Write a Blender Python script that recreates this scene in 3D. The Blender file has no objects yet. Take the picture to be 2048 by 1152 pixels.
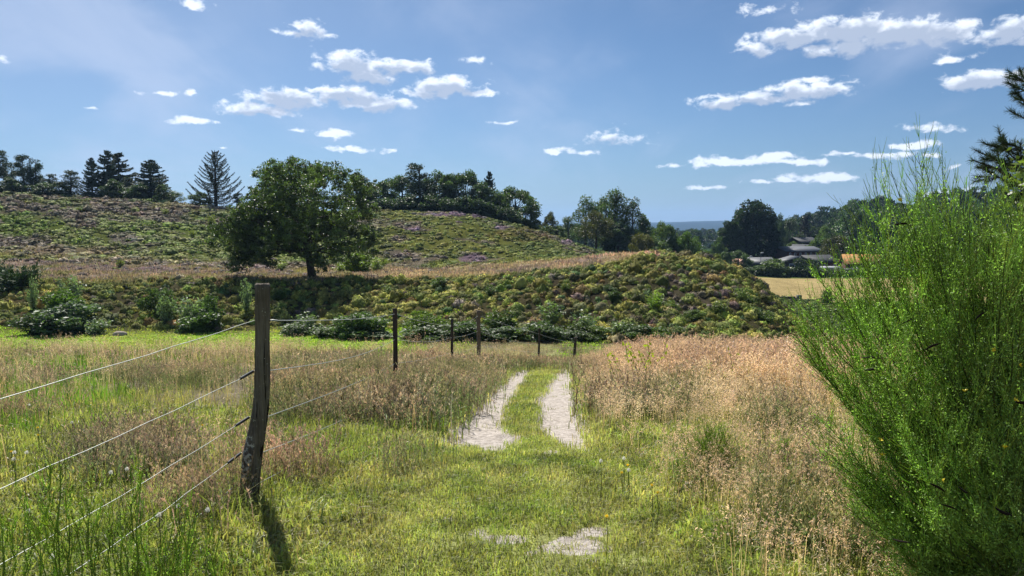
import bpy, math, random
import numpy as np
from mathutils import Vector, Matrix
PI = math.pi
rad = math.radians
SC = bpy.context.scene
COL = SC.collection

# ------------------------------------------------------------------ camera
CAM_H, PITCH, FPX = 1.6, rad(4.325), 1600.0
cd = bpy.data.cameras.new('camera'); cam = bpy.data.objects.new('camera', cd); COL.objects.link(cam)
cam.location = (0, 0, CAM_H); cam.rotation_euler = (PI/2 - PITCH, 0, 0)
cd.sensor_width = 36; cd.lens = 36*FPX/2048; cd.clip_start = 0.05; cd.clip_end = 30000
SC.camera = cam
CP, SP = math.cos(PITCH), math.sin(PITCH)

# ------------------------------------------------------------------ light
SUN_AZ, SUN_EL = rad(-21), rad(49)          # azimuth from +Y towards +X
sd = bpy.data.lights.new('sun', 'SUN'); sun = bpy.data.objects.new('sun', sd); COL.objects.link(sun)
sd.energy = 4.6; sd.angle = rad(0.55); sd.color = (1.0, 0.955, 0.88)
svec = Vector((math.sin(SUN_AZ)*math.cos(SUN_EL), math.cos(SUN_AZ)*math.cos(SUN_EL), math.sin(SUN_EL)))
sun.rotation_euler = (-svec).to_track_quat('-Z', 'Y').to_euler(); sun.location = (0, 0, 300)
SC.view_settings.view_transform = 'Standard'; SC.view_settings.look = 'None'
SC.view_settings.exposure = 0.72; SC.view_settings.gamma = 1
SC.cycles.max_bounces = 6; SC.cycles.diffuse_bounces = 3; SC.cycles.glossy_bounces = 2
SC.cycles.transmission_bounces = 4; SC.cycles.transparent_max_bounces = 4; SC.cycles.volume_bounces = 0
SC.cycles.use_denoising = True
SC.cycles.use_adaptive_sampling = False
try: SC.cycles.sample_clamp_indirect = 4.0
except Exception: pass
SC.cycles.caustics_reflective = False; SC.cycles.caustics_refractive = False

class NT:
    """tiny helper for node trees"""
    def __init__(s, tree): s.t = tree; s.t.nodes.clear()
    def n(s, typ, **kw):
        nd = s.t.nodes.new(typ)
        for k, v in kw.items(): setattr(nd, k, v)
        return nd
    def l(s, a, b): s.t.links.new(a, b)
    def put(s, sock, v):
        if hasattr(v, 'is_output'): s.l(v, sock)
        else: sock.default_value = v
    def math(s, op, a, b=None, c=None, clamp=False):
        m = s.n('ShaderNodeMath', operation=op); m.use_clamp = clamp
        s.put(m.inputs[0], a)
        if b is not None: s.put(m.inputs[1], b)
        if c is not None: s.put(m.inputs[2], c)
        return m.outputs[0]
    def vmath(s, op, a, b=None, out=0):
        m = s.n('ShaderNodeVectorMath', operation=op); s.put(m.inputs[0], a)
        if b is not None: s.put(m.inputs[1], b)
        return m.outputs[out]
    def mix(s, f, a, b, blend='MIX'):
        m = s.n('ShaderNodeMix', data_type='RGBA', blend_type=blend)
        s.put(m.inputs[0], f); s.put(m.inputs[6], a); s.put(m.inputs[7], b)
        return m.outputs[2]
    def ss(s, v, lo, hi, a=0.0, b=1.0):
        m = s.n('ShaderNodeMapRange', interpolation_type='SMOOTHSTEP')
        s.put(m.inputs[0], v); m.inputs[1].default_value = lo; m.inputs[2].default_value = hi
        m.inputs[3].default_value = a; m.inputs[4].default_value = b
        return m.outputs[0]
    def noise(s, vec, scale, detail=4, rough=0.5, dist=0.0, color=False):
        m = s.n('ShaderNodeTexNoise'); s.put(m.inputs['Vector'], vec)
        m.inputs['Scale'].default_value = scale; m.inputs['Detail'].default_value = detail
        m.inputs['Roughness'].default_value = rough; m.inputs['Distortion'].default_value = dist
        return m.outputs[1 if color else 0]

def c4(c): return (c[0], c[1], c[2], 1.0)

def pix_dir(px, py):
    a = (px-1024)/FPX; b = (576-py)/FPX
    return np.array([a, CP + b*SP, -SP + b*CP])
def at(px, py, Y):
    d = pix_dir(px, py); t = Y/d[1]
    return Vector((d[0]*t, Y, CAM_H + d[2]*t))
def proj(x, y, z):
    d = np.maximum(y*CP - (z-CAM_H)*SP, 0.05)
    return 1024 + FPX*x/d, 576 - FPX*((z-CAM_H)*CP + y*SP)/d

# ------------------------------------------------------------------ sky
W = bpy.data.worlds.new('World'); SC.world = W; W.use_nodes = True
w = NT(W.node_tree)
sky = w.n('ShaderNodeTexSky', sky_type='NISHITA'); sky.sun_disc = False
sky.sun_elevation = SUN_EL; sky.sun_rotation = SUN_AZ
sky.air_density = 1.0; sky.dust_density = 0.7; sky.ozone_density = 1.6; sky.altitude = 30
SKYK = 0.10
tc = w.n('ShaderNodeTexCoord'); gen = tc.outputs['Generated']
sep = w.n('ShaderNodeSeparateXYZ'); w.l(gen, sep.inputs[0])
az = w.math('ARCTAN2', sep.outputs[0], sep.outputs[1])
el = w.math('ARCSINE', sep.outputs[2])
comb = w.n('ShaderNodeCombineXYZ'); w.l(az, comb.inputs[0]); w.l(el, comb.inputs[1])
P0 = comb.outputs[0]
# slight overall distortion of the cloud outlines
strch = w.vmath('MULTIPLY', P0, (1.0, 1.7, 1.0))
nz = w.noise(strch, 26.0, 3, 0.55, color=True)
dis = w.vmath('MULTIPLY', w.vmath('SUBTRACT', nz, (0.5, 0.5, 0.5)), (0.045, 0.016, 0.0))
PD = w.vmath('ADD', P0, dis)
CLOUDS = [  # px, py, half width px, half height px, strength
 (615,58,42,22,1.0),(590,68,40,11,.8),(655,66,28,9,.8),
 (700,128,75,30,1.1),(740,148,70,24,1.1),(800,130,80,18,.95),(850,135,35,16,.9),
 (580,196,85,26,1.1),(500,216,75,18,1.0),(545,226,55,12,.8),(620,205,45,18,.9),
 (700,188,90,22,1.1),(760,208,85,20,1.1),(650,182,60,12,.9),
 (890,172,75,27,1.15),(940,186,65,13,1.0),(860,190,60,15,.8),
 (675,269,42,11,1.0),(702,297,46,8,1.0),(385,240,60,8,.75),(318,188,34,7,.7),(382,190,16,7,.7),(598,262,20,6,.7),
 (385,8,36,16,.85),(1112,301,30,9,.9),(1163,302,28,8,.9),(1225,275,70,20,.55),(1005,244,26,5,.7),(775,299,15,6,.8),
 (448,297,18,4,.7),(945,123,34,10,.5),(180,218,16,4,.55),(5,118,26,10,.8),
 (1600,70,85,26,1.15),(1690,60,100,36,1.15),(1690,92,85,18,.95),(1640,98,45,18,.9),(1800,62,110,30,1.2),(1880,66,80,26,1.1),
 (2010,66,75,26,.95),(2040,50,50,24,.9),(1515,95,40,22,.8),(1530,20,60,14,.6),(1905,113,45,10,.75),
 (1965,160,85,22,1.05),(2040,152,50,20,1.0),
 (1460,202,70,18,1.1),(1520,196,60,18,1.1),(1580,180,65,22,1.0),(1650,180,62,18,1.1),(1640,160,40,12,.8),(1598,206,42,10,.7),
 (1425,326,62,13,1.15),(1530,318,60,15,1.2),(1500,324,80,10,1.0),(1600,324,80,8,.95),(1345,333,30,5,.6),
 (1830,290,45,10,.9),(1780,310,80,8,.85),(1870,255,55,10,.8),(1700,308,70,6,.6),(1860,312,20,6,.8),(1640,355,90,13,.9),(1575,358,36,8,.9),(1420,372,45,6,.8),(1525,364,26,5,.7),
 (1915,335,20,5,.8),(1910,390,80,14,1.0),(1840,410,50,10,.7),(1985,400,60,14,.8)]
mx = None; 
for (px, py, rx, ry, st) in CLOUDS:
    d = pix_dir(px, py); d = d/np.linalg.norm(d)
    a = math.atan2(d[0], d[1]); e = math.asin(d[2])
    v = w.vmath('MULTIPLY', w.vmath('SUBTRACT', PD, (a, e, 0)), (FPX/rx/1.05, FPX/ry/0.98, 0))
    q = w.math('MULTIPLY_ADD', w.vmath('LENGTH', v, out=1), -st, st)
    mx = q if mx is None else w.math('MAXIMUM', mx, q)
PU = w.vmath('ADD', PD, (0.0, 0.0075, 0.0)); mu = None
for (px, py, rx, ry, st) in CLOUDS:
    if ry < 17: continue
    d = pix_dir(px, py); d = d/np.linalg.norm(d)
    v = w.vmath('MULTIPLY', w.vmath('SUBTRACT', PU, (math.atan2(d[0], d[1]), math.asin(d[2]), 0)), (FPX/rx/1.0, FPX/ry/0.9, 0))
    q = w.math('MULTIPLY_ADD', w.vmath('LENGTH', v, out=1), -st, st)
    mu = q if mu is None else w.math('MAXIMUM', mu, q)
mx = w.math('MAXIMUM', mx, -0.6)
n1 = w.noise(w.vmath('MULTIPLY', P0, (1.0, 1.45, 1.0)), 52.0, 10, 0.60, 0.25)
dens = w.math('ADD', mx, w.math('MULTIPLY', w.math('SUBTRACT', n1, 0.5), 2.3))
cov = w.ss(dens, 0.08, 0.66)
# light and grey parts inside the clouds: thick parts turn grey underneath
up = w.noise(w.vmath('MULTIPLY', w.vmath('ADD', P0, (0.0, 0.006, 0.0)), (1.0, 1.45, 1.0)), 62.0, 5, 0.5, 0.25)
thick = w.ss(w.math('ADD', mu, w.math('MULTIPLY', w.math('SUBTRACT', up, 0.5), 1.6)), -0.12, 0.62)
ccol = w.mix(thick, (0.66, 0.70, 0.76, 1), (0.30, 0.35, 0.45, 1))
# thin high veil
cx = w.math('DIVIDE', sep.outputs[0], w.math('ADD', w.math('MAXIMUM', sep.outputs[2], 0.0), 0.12))
cy = w.math('DIVIDE', sep.outputs[1], w.math('ADD', w.math('MAXIMUM', sep.outputs[2], 0.0), 0.12))
cc = w.n('ShaderNodeCombineXYZ'); w.l(cx, cc.inputs[0]); w.l(cy, cc.inputs[1])
v1 = w.noise(w.vmath('MULTIPLY', cc.outputs[0], (1.0, 0.35, 1.0)), 0.85, 6, 0.55, 0.6)
v2 = w.noise(w.vmath('MULTIPLY', P0, (1.0, 1.6, 1.0)), 5.0, 4, 0.5, 0.3)
veil = w.math('MULTIPLY', w.ss(v1, 0.40, 0.66), w.ss(v2, 0.36, 0.62), clamp=True)
veil = w.math('ADD', w.math('MULTIPLY', veil, 0.50), w.ss(w.vmath('LENGTH', w.vmath('MULTIPLY', w.vmath('SUBTRACT', P0, (-0.55, 0.36, 0)), (1.0, 1.6, 0)), out=1), 0.0, 0.75, 0.25, 0.0), clamp=True)
hz = w.ss(sep.outputs[2], -0.02, 0.40, 1.0, 0.0)
tint = w.mix(hz, (SKYK*0.225, SKYK*0.310, SKYK*0.405, 1), (SKYK*0.27, SKYK*0.375, SKYK*0.52, 1))
skyc = w.mix(1.0, sky.outputs[0], tint, 'MULTIPLY')
s1 = w.mix(veil, skyc, (0.36, 0.415, 0.54, 1))
s2 = w.mix(cov, s1, ccol)
bg = w.n('ShaderNodeBackground'); w.l(s2, bg.inputs[0]); bg.inputs[1].default_value = 1.0
wo = w.n('ShaderNodeOutputWorld'); w.l(bg.outputs[0], wo.inputs[0])
W.cycles.sampling_method = 'MANUAL'; W.cycles.sample_map_resolution = 512

# ------------------------------------------------------------------ helpers: objects
def tag(o, label=None, cat=None, group=None, kind=None):
    if label: o['label'] = label
    if cat: o['category'] = cat
    if group: o['group'] = group
    if kind: o['kind'] = kind
    return o
def empty(name, loc, label=None, cat=None, group=None, rz=0.0):
    o = bpy.data.objects.new(name, None); COL.objects.link(o)
    o.empty_display_size = 0.2; o.location = loc; o.rotation_euler = (0, 0, rz)
    return tag(o, label, cat, group)
def put_mesh(name, V, F, mat, parent=None, colr=None, smooth=False, extra=None):
    V = np.asarray(V, dtype=np.float32); F = np.asarray(F, dtype=np.int32)
    me = bpy.data.meshes.new(name); k = F.shape[1]
    me.vertices.add(len(V)); me.vertices.foreach_set('co', V.ravel())
    me.loops.add(F.size); me.loops.foreach_set('vertex_index', F.ravel())
    me.polygons.add(len(F))
    me.polygons.foreach_set('loop_start', np.arange(0, F.size, k, dtype=np.int32))
    me.polygons.foreach_set('loop_total', np.full(len(F), k, dtype=np.int32))
    if smooth: me.polygons.foreach_set('use_smooth', np.ones(len(F), dtype=bool))
    me.update(calc_edges=True)
    if colr is not None:
        at_ = me.attributes.new('Col', 'FLOAT_COLOR', 'POINT')
        c = np.ones((len(V), 4), dtype=np.float32); c[:, :3] = np.broadcast_to(colr, (len(V), 3))
        at_.data.foreach_set('color', c.ravel())
    if extra:
        for nm, arr in extra.items():
            a_ = me.attributes.new(nm, 'FLOAT', 'POINT'); a_.data.foreach_set('value', np.asarray(arr, dtype=np.float32).ravel())
    me.materials.append(mat)
    o = bpy.data.objects.new(name, me); COL.objects.link(o)
    if parent: o.parent = parent
    return o

class MB:
    """collects quads"""
    def __init__(s): s.V = []; s.F = []; s.C = []; s.n = 0
    def add(s, V, F, C=None):
        V = np.asarray(V, dtype=float).reshape(-1, 3); F = np.asarray(F, dtype=int)
        if F.shape[1] == 3: F = np.concatenate([F, F[:, 2:3]], 1)
        s.V.append(V); s.F.append(F + s.n); s.n += len(V)
        s.C.append(np.broadcast_to((1, 1, 1) if C is None else C, (len(V), 3)))
    def box(s, x0, x1, y0, y1, z0, z1, C=None, M=None):
        V = np.array([[x, y, z] for x in (x0, x1) for y in (y0, y1) for z in (z0, z1)], float)
        F = [[0, 1, 3, 2], [4, 6, 7, 5], [0, 4, 5, 1], [2, 3, 7, 6], [0, 2, 6, 4], [1, 5, 7, 3]]
        if M is not None: V = V @ np.array(M).T
        s.add(V, F, C)
    def tube(s, P, R, k=6, C=None, cap=True):
        P = np.asarray(P, float); n = len(P); R = np.broadcast_to(R, (n,))
        T = np.gradient(P, axis=0); T /= np.linalg.norm(T, axis=1)[:, None] + 1e-9
        ref = np.array([0.31, 0.17, 0.93]) if abs(T[0, 2]) < 0.8 else np.array([0.9, 0.31, 0.1])
        A = np.cross(T, ref); A /= np.linalg.norm(A, axis=1)[:, None] + 1e-9; B = np.cross(T, A)
        th = np.arange(k)*2*PI/k
        V = (P[:, None] + R[:, None, None]*(np.cos(th)[None, :, None]*A[:, None] + np.sin(th)[None, :, None]*B[:, None])).reshape(-1, 3)
        i = np.arange(n-1)[:, None]*k; j = np.arange(k)[None]; j2 = (j+1) % k
        F = np.stack([i+j, i+j2, i+k+j2, i+k+j], -1).reshape(-1, 4)
        s.add(V, F, C)
    def data(s):
        return np.concatenate(s.V), np.concatenate(s.F), np.concatenate(s.C)
    def build(s, name, mat, parent=None, smooth=False):
        V, F, C = s.data()
        return put_mesh(name, V, F, mat, parent, C, smooth)

def instance(protos, P, S, rng, rotz=None, tint=None, squash=None):
    """merge many copies of the prototype meshes (V,F,C) into arrays"""
    P = np.asarray(P, float); N = len(P)
    if N == 0: return np.zeros((0, 3)), np.zeros((0, 4), int), np.zeros((0, 3))
    S = np.broadcast_to(S, (N,)); rotz = rng.uniform(0, 2*PI, N) if rotz is None else rotz
    tint = np.ones((N, 3)) if tint is None else tint
    squash = np.ones(N) if squash is None else squash
    idx = rng.integers(0, len(protos), N); Vs, Fs, Cs = [], [], []; off = 0
    for k, (v, f, c) in enumerate(protos):
        m = np.where(idx == k)[0]
        if not len(m): continue
        co, si = np.cos(rotz[m]), np.sin(rotz[m])
        x = v[None, :, 0]*co[:, None] - v[None, :, 1]*si[:, None]
        y = v[None, :, 0]*si[:, None] + v[None, :, 1]*co[:, None]
        z = np.broadcast_to(v[None, :, 2], x.shape)*squash[m][:, None]
        V = np.stack([x, y, z], -1)*S[m][:, None, None] + P[m][:, None]
        Vs.append(V.reshape(-1, 3)); Fs.append((f[None] + (np.arange(len(m))*len(v))[:, None, None]).reshape(-1, 4) + off)
        Cs.append((c[None]*tint[m][:, None]).reshape(-1, 3)); off += len(m)*len(v)
    return np.concatenate(Vs), np.concatenate(Fs), np.concatenate(Cs)

# numpy value noise
_rs = np.random.default_rng(7); _tab = _rs.random((256, 256))
def vn(x, y, seed=0):
    x = np.asarray(x, float) + seed*17.31; y = np.asarray(y, float) + seed*9.73
    xi = np.floor(x).astype(int); yi = np.floor(y).astype(int); fx = x-xi; fy = y-yi
    fx = fx*fx*(3-2*fx); fy = fy*fy*(3-2*fy)
    g = lambda a, b: _tab[a & 255, b & 255]
    return (g(xi, yi)*(1-fx)+g(xi+1, yi)*fx)*(1-fy) + (g(xi, yi+1)*(1-fx)+g(xi+1, yi+1)*fx)*fy
def fbm(x, y, seed=0, o=4):
    s = 0; a = 0.5; t = 0
    for i in range(o):
        s = s + a*vn(x, y, seed+i*3); t += a; a *= 0.5; x = np.asarray(x)*2.03; y = np.asarray(y)*2.03
    return s/t
def sst(v, a, b):
    t = np.clip((v-a)/(b-a), 0, 1); return t*t*(3-2*t)

# ------------------------------------------------------------------ terrain heights
PXC = np.array([-300, 0, 150, 300, 450, 620, 750, 900, 1000, 1100, 1200, 1300, 1400, 1500, 1600, 1800, 2048, 2400.])
def zrow(Y, vals):
    vals = np.array(vals, float)
    return CAM_H - (vals-455)/1600*Y
ROWS = [
 (0.5, np.zeros(18)), (3.6, np.zeros(18)), (5.0, np.full(18, -.06)), (8.0, np.full(18, -.38)), (12.0, np.full(18, -.84)),
 (16.0, np.full(18, -1.3)), (22.0, np.array([-2.12]*8+[-2.12,-2.15,-2.2,-2.2,-2.2,-2.2,-2.2,-2.3,-2.4,-2.4])),
 (32.0, np.array([-3.72,-3.72,-3.72,-3.72,-3.72,-3.72,-3.74,-3.76,-3.78,-3.8,-3.85,-3.9,-3.9,-3.9,-4,-4.1,-4.2,-4.2])),
 (37.0, zrow(37, [702,702,702,702,702,702,702,698,695,695,698,698,698,700,705,720,730,730])),
 (42.0, zrow(42, [685,685,685,685,685,685,683,667,664,666,668,664,664,672,700,735,750,750])),
 (46.0, zrow(46, [664,664,665,665,665,664,650,632,625,622,620,620,626,640,690,740,760,760])),
 (52.0, zrow(52, [605,608,606,606,606,605,592,578,568,562,556,552,560,590,655,730,760,760])),
 (58.0, zrow(58, [560,562,562,562,562,560,560,556,548,541,530,520,526,560,650,715,750,750])),
 (64.0, zrow(64, [545,550,552,555,556,553,553,549,538,530,519,509,514,556,648,700,730,730])),
 (72.0, zrow(72, [532,535,538,540,543,545,545,542,536,528,517,513,525,575,646,690,710,710])),
 (80.0, zrow(80, [515,514,516,518,524,528,528,527,523,520,515,520,550,590,640,672,690,690])),
 (90.0, zrow(90, [478,474,474,480,490,492,488,486,493,504,520,535,565,600,630,650,662,662])),
 (100., zrow(100,[435,430,430,440,452,455,449,446,460,488,515,535,570,596,620,632,640,640])),
 (112., zrow(112,[388,388,397,403,418,427,424,426,445,472,505,530,560,582,603,612,618,618])),
 (125., zrow(125,[394,394,400,408,424,432,430,432,450,476,503,528,552,570,587,592,595,595])),
 (150., zrow(150,[408,408,412,418,432,442,444,447,458,480,500,520,545,557,562,562,562,562])),
 (200., zrow(200,[430,430,432,436,445,455,460,465,475,490,505,518,532,538,539,534,525,520])),
 (280., zrow(280,[450,450,452,455,460,465,470,478,485,492,500,508,514,516,511,492,470,465])),
 (380., zrow(380,[460,460,462,464,466,470,475,482,486,490,494,498,500,496,474,448,430,425])),
 (520., zrow(520,[466,466,466,468,470,474,478,482,484,486,488,489,489,484,466,440,420,418])),
 (900., zrow(900,[470,470,470,470,472,474,476,476,476,476,476,476,476,475,466,452,440,440])),
 (2000.,zrow(2000,[465]*18)), (3600., zrow(3600,[461]*18)),
 (4300., zrow(4300,[454,454,454,454,454,454,453,453,453,453,452,451,452,454,454,454,454,454])),
 (5200., zrow(5200,[449,449,449,449,449,449,449,449,449,448,447.5,447,444.5,446,447,447,447,447])),
 (6500., zrow(6500,[458]*18)), (9500., zrow(9500,[458]*18)),
]
RY = np.log(np.array([r[0] for r in ROWS])); RZ = np.array([r[1] for r in ROWS])
def pchip(xk, yk, x):
    """monotone cubic along axis 0 of yk"""
    h = np.diff(xk); d = np.diff(yk, axis=0)/h[:, None]
    m = np.zeros_like(yk)
    a, b = d[:-1], d[1:]; w1 = (2*h[1:]+h[:-1])[:, None]; w2 = (h[1:]+2*h[:-1])[:, None]
    with np.errstate(all='ignore'):
        hm = (w1+w2)/(w1/a+w2/b)
    m[1:-1] = np.where(a*b > 0, hm, 0); m[0] = d[0]; m[-1] = d[-1]
    i = np.clip(np.searchsorted(xk, x)-1, 0, len(xk)-2); t = ((x-xk[i])/h[i])[:, None]; hh = h[i][:, None]
    return ((1+2*t)*(1-t)**2)*yk[i] + t*(1-t)**2*hh*m[i] + t*t*(3-2*t)*yk[i+1] + t*t*(t-1)*hh*m[i+1]
LY = np.linspace(RY[0], RY[-1], 900); LP = np.linspace(-300, 2400, 541)
_a = pchip(RY, RZ, LY); LZ = pchip(PXC, _a.T.copy(), LP).T
def Hbase(x, y):
    yy = np.clip(y, 0.51, 9400); u = np.clip(1024 + 1600*x/np.maximum(yy, 3.0), -299, 2399)
    a = (np.log(yy)-LY[0])/(LY[1]-LY[0]); b = (u-LP[0])/(LP[1]-LP[0])
    i = np.clip(a.astype(int), 0, 898); j = np.clip(b.astype(int), 0, 539); fa = a-i; fb = b-j
    return (LZ[i, j]*(1-fa)+LZ[i+1, j]*fa)*(1-fb) + (LZ[i, j+1]*(1-fa)+LZ[i+1, j+1]*fa)*fb
RT_Y = [6.3, 6.7, 7.6, 8.9, 10.9, 12.8, 14.7, 16.5]
RUTL = ([-.46, -.54, -.52, -.45, -.35, -.19, 0.00, .22], [-.10, .06, -.16, -.12, -.03, .10, .24, .38])
RUTR = ([.52, .43, .33, .34, .42, .60, .82, 1.02], [.56, .60, .66, .74, .84, .92, 1.06, 1.22])
def rutmask(x, y):
    m = -1; y0_ = y; y = y + (fbm(x*3.1, y0_*1.5, 201, 3)-.5)*1.5; xn = (fbm(x*2.5, y0_*2.5, 207, 3)-.5)*.16
    for (a, b) in (RUTL, RUTR):
        x0 = np.interp(y, RT_Y, a); x1 = np.interp(y, RT_Y, b); c = (x0+x1)/2; hw = (x1-x0)/2*1.25+0.05
        q = 1-np.abs(x+xn-c)/hw
        m = np.maximum(m, np.clip(q*3.0, -1, 1) - 2*(1-sst(y, 6.1, 6.9)) - 2*sst(y, 16.3, 17.2))
    return m
SPOTS = [(1150,1094,70,20,.95),(1190,1064,42,11,.8),(1010,1080,70,13,.6),(960,1065,40,9,.4),(1105,905,34,8,.35),(985,893,48,12,.55),(1100,870,26,7,.4),(1140,985,22,6,.3),(900,1038,26,7,.3),(1060,1108,30,7,.4),(1185,1120,24,7,.4)]
def sandmask(x, y, z):
    m = rutmask(x, y); px, py = proj(x, y, z)
    for (a, b, rx, ry, s) in SPOTS:
        q = (1-np.sqrt(((px-a)/rx)**2+((py-b)/ry)**2))*1.6-(1-s)
        m = np.maximum(m, np.where((y > 2) & (y < 9), np.clip(q, -1, 1), -1))
    return m
def pathc(y): return np.interp(y, [2, 4.6, 6.7, 7.9, 10.9, 14.7, 17, 20], [0, 0.0, .05, .08, .26, .53, .75, 1.1])
def pathhw(y): return np.interp(y, [3, 4.6, 6.5, 8, 12, 16, 20], [.95, .62, .60, .60, .60, .60, .5])
def H(x, y):
    x = np.asarray(x, float); y = np.asarray(y, float)
    z = Hbase(x, y)
    off = np.abs(x-pathc(y))-pathhw(y)
    near = sst(off, -0.1, 0.5)
    z = z + near*(fbm(x*1.1, y*1.1, 3)-.5)*0.16*(1-sst(y, 30, 40))
    z = z + (vn(x*6, y*6, 5)-.5)*0.018*(1-sst(y, 15, 25))
    z = z - 0.06*np.clip(rutmask(x, y), 0, 1)
    bank = sst(y, 44, 48)*(1-sst(y, 150, 170))
    fld = sst(x/np.maximum(y, 1), .26, .32)*sst(y, 85, 110)          # the mown field beyond the mound stays smooth
    z = z + bank*(1-fld)*((fbm(x*.32, y*.32, 11, 3)-.5)*0.6 + (fbm(x*1.3, y*1.3, 17, 2)-.5)*0.3)
    far = sst(y, 3300, 4200)
    z = z + far*(fbm(x/750., y/750., 23, 5)-.5)*60
    return z
def ground_pt(px, Y):
    x = (px-1024)/1600.0*Y; return Vector((x, Y, float(H(np.array([x]), np.array([Y]))[0])))

# ------------------------------------------------------------------ colours of the ground cover
HEATH = np.array((.140, .112, .096)); PURPLE = np.array((.25, .18, .22)); HGREEN = np.array((.125, .145, .042))
YGREEN = np.array((.17, .22, .050)); TAN = np.array((.42, .33, .21)); DGREEN = np.array((.035, .060, .022))
OLIVE = np.array((.21, .21, .055)); MEADOW = np.array((.25, .36, .06)); RUST = np.array((.19, .13, .055))
FIELDC = np.array((.36, .28, .13)); SHORT = np.array((.298, .318, .118)); PINK = np.array((.40, .26, .20))
def blend(c, col, m): return c*(1-m[..., None]) + col*m[..., None]
def ell(px, py, a, b, rx, ry): return np.clip((1.15-np.sqrt(((px-a)/rx)**2+((py-b)/ry)**2))*4, 0, 1)
def zone(x, y, z):
    px, py = proj(x, y, z); u = 1024+1600*x/np.maximum(y, 1)
    n1 = fbm(x*.10, y*.07, 31); n2 = fbm(x*.30, y*.22, 37); n3 = fbm(x*1.1, y*1.1, 41, 3)
    c = np.broadcast_to(SHORT, x.shape+(3,)).copy()
    # near field
    c = blend(c, TAN*.75, sst(n3, .45, .7)*.5)
    c = blend(c, HEATH*1.25, sst(n2, .42, .6)*sst(y, 6, 9)*.8)
    c = blend(c, TAN*.7, sst(u, 1160, 1220)*sst(y, 6, 8)*.7)
    pth = 1-sst(np.abs(x-pathc(y))-pathhw(y), -.05, .25)
    c = blend(c, SHORT*(.85+.3*n3)[..., None], pth*(y < 22))
    # meadow strip in the hollow
    md = sst(y, 30, 32.5)*(1-sst(y, 44.5, 47))*(1-sst(u, 760, 1000))
    c = blend(c, blend(MEADOW*np.ones_like(c), TAN*.8, sst(n2, .5, .75)*.4), md)
    # bank and mound
    bk = sst(y, 44, 47)
    bk = np.maximum(bk, sst(u, 760, 1000)*sst(y, 36, 39))
    b = blend(OLIVE*np.ones_like(c), HGREEN*.75, sst(n2, .45, .6)); b = blend(b, HEATH*.95, sst(n1, .56, .68)*.5)
    b = blend(b, RUST, sst(fbm(x*.25, y*.25, 53), .58, .7)*.5); b = blend(b, DGREEN, sst(n3, .55, .7)*.5)
    for (a_, b_, rx, ry, s) in ((1400,575,75,30,.8),(1350,620,60,30,.6),(1440,600,40,20,.8),(1390,560,50,18,.8),(1200,600,35,12,.5),(1100,565,50,14,.5)):
        b = blend(b, HEATH*1.15, ell(px, py, a_, b_, rx, ry)*s*sst(n3, .25, .5))
    b = blend(b, PURPLE, ell(px, py, 1455, 567, 9, 7))
    c = blend(c, b, bk)
    # ledge with the oak, dry grass towards the right
    lg = sst(y, 56, 59)*(1-sst(y, 76, 81))*(u < 1330)
    lcol = blend(HEATH*1.5*np.ones_like(c), TAN*.72, sst(n2, .40, .62)*.6); lcol = blend(lcol, OLIVE*.9, sst(fbm(x*.6, y*.4, 63), .5, .62)*.6)
    lcol = blend(lcol, TAN*.85, sst(u, 680, 800)*(.55+.45*sst(n3, .3, .5)))
    lcol = blend(lcol, PINK*1.05, sst(u, 1080, 1200)*sst(n2, .4, .6)*.8)
    lcol = blend(lcol, HEATH*1.3, sst(fbm(x*.35, y*.35, 61), .54, .62)*sst(u, 700, 800)*.8)
    c = blend(c, lcol, lg)
    c = blend(c, PURPLE*.8, ell(px, py, 300, 541, 60, 7)*sst(n3, .3, .5)*.8*(y < 90))
    # left hill
    lh = sst(y, 76, 82)*(1-sst(u, 740, 790))
    hc = blend(np.array((.185, .155, .118))*np.ones_like(c), YGREEN*1.05, sst(fbm(x*.085, y*.12, 71), .44, .54)*.85)
    hc = blend(hc, YGREEN*.9, sst(fbm(x*.22, y*.3, 77), .52, .62)*.7); hc = blend(hc, TAN*.55, sst(fbm(x*.2, y*.3, 75), .58, .7)*.35)
    hc = blend(hc, HEATH*.8, sst(n3, .58, .7)*.5)
    for (a_, b_, rx, ry) in ((185,475,85,18),(215,492,70,16),(400,500,110,16),(440,515,120,10),(130,468,50,12)):
        hc = blend(hc, HGREEN*1.25, ell(px, py, a_, b_, rx, ry)*.9)
    hc = blend(hc, TAN*.55, ell(px, py, 120, 505, 120, 12)*.8)
    hc = blend(hc, YGREEN*.8, ell(px, py, 50, 450, 90, 25)*sst(n2, .35, .5))
    hc = blend(hc, PURPLE*.75, ell(px, py, 250, 478, 30, 12)*.6)
    c = blend(c, hc, lh)
    # right hill
    rh = sst(y, 74, 79)*sst(u, 740, 790)*(u < 1420)
    rc = blend(HGREEN*1.15*np.ones_like(c), OLIVE*1.15, sst(n1, .35, .65)*.6)
    rc = blend(rc, HEATH*1.3, sst(fbm(x*.16, y*.2, 83), .60, .68)*.8)
    rc = blend(rc, DGREEN*1.5, sst(n3, .56, .7)*.6)
    rc = blend(rc, RUST*1.0, ell(px, py, 1050, 470, 70, 14)*.5*sst(n3, .3, .5))
    for (a_, b_, rx, ry) in ((826,457,16,6),(945,517,28,10),(880,429,55,4),(917,447,7,4),(960,432,20,4),(1000,455,14,4),(1135,484,12,5)):
        rc = blend(rc, PURPLE*.95, ell(px, py, a_, b_, rx, ry)*sst(n3, .2, .45))
    for (a_, b_, rx, ry) in ((820,450,30,8),(800,480,20,8),(830,515,60,10),(790,508,40,8)):
        rc = blend(rc, HEATH*1.5, ell(px, py, a_, b_, rx, ry)*sst(n3, .2, .45)*.8)
    c = blend(c, rc, rh)
    # flat land right of the mound
    rv = sst(u, 1400, 1480)*sst(y, 68, 90)
    c = blend(c, YGREEN*.55, rv)
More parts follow.
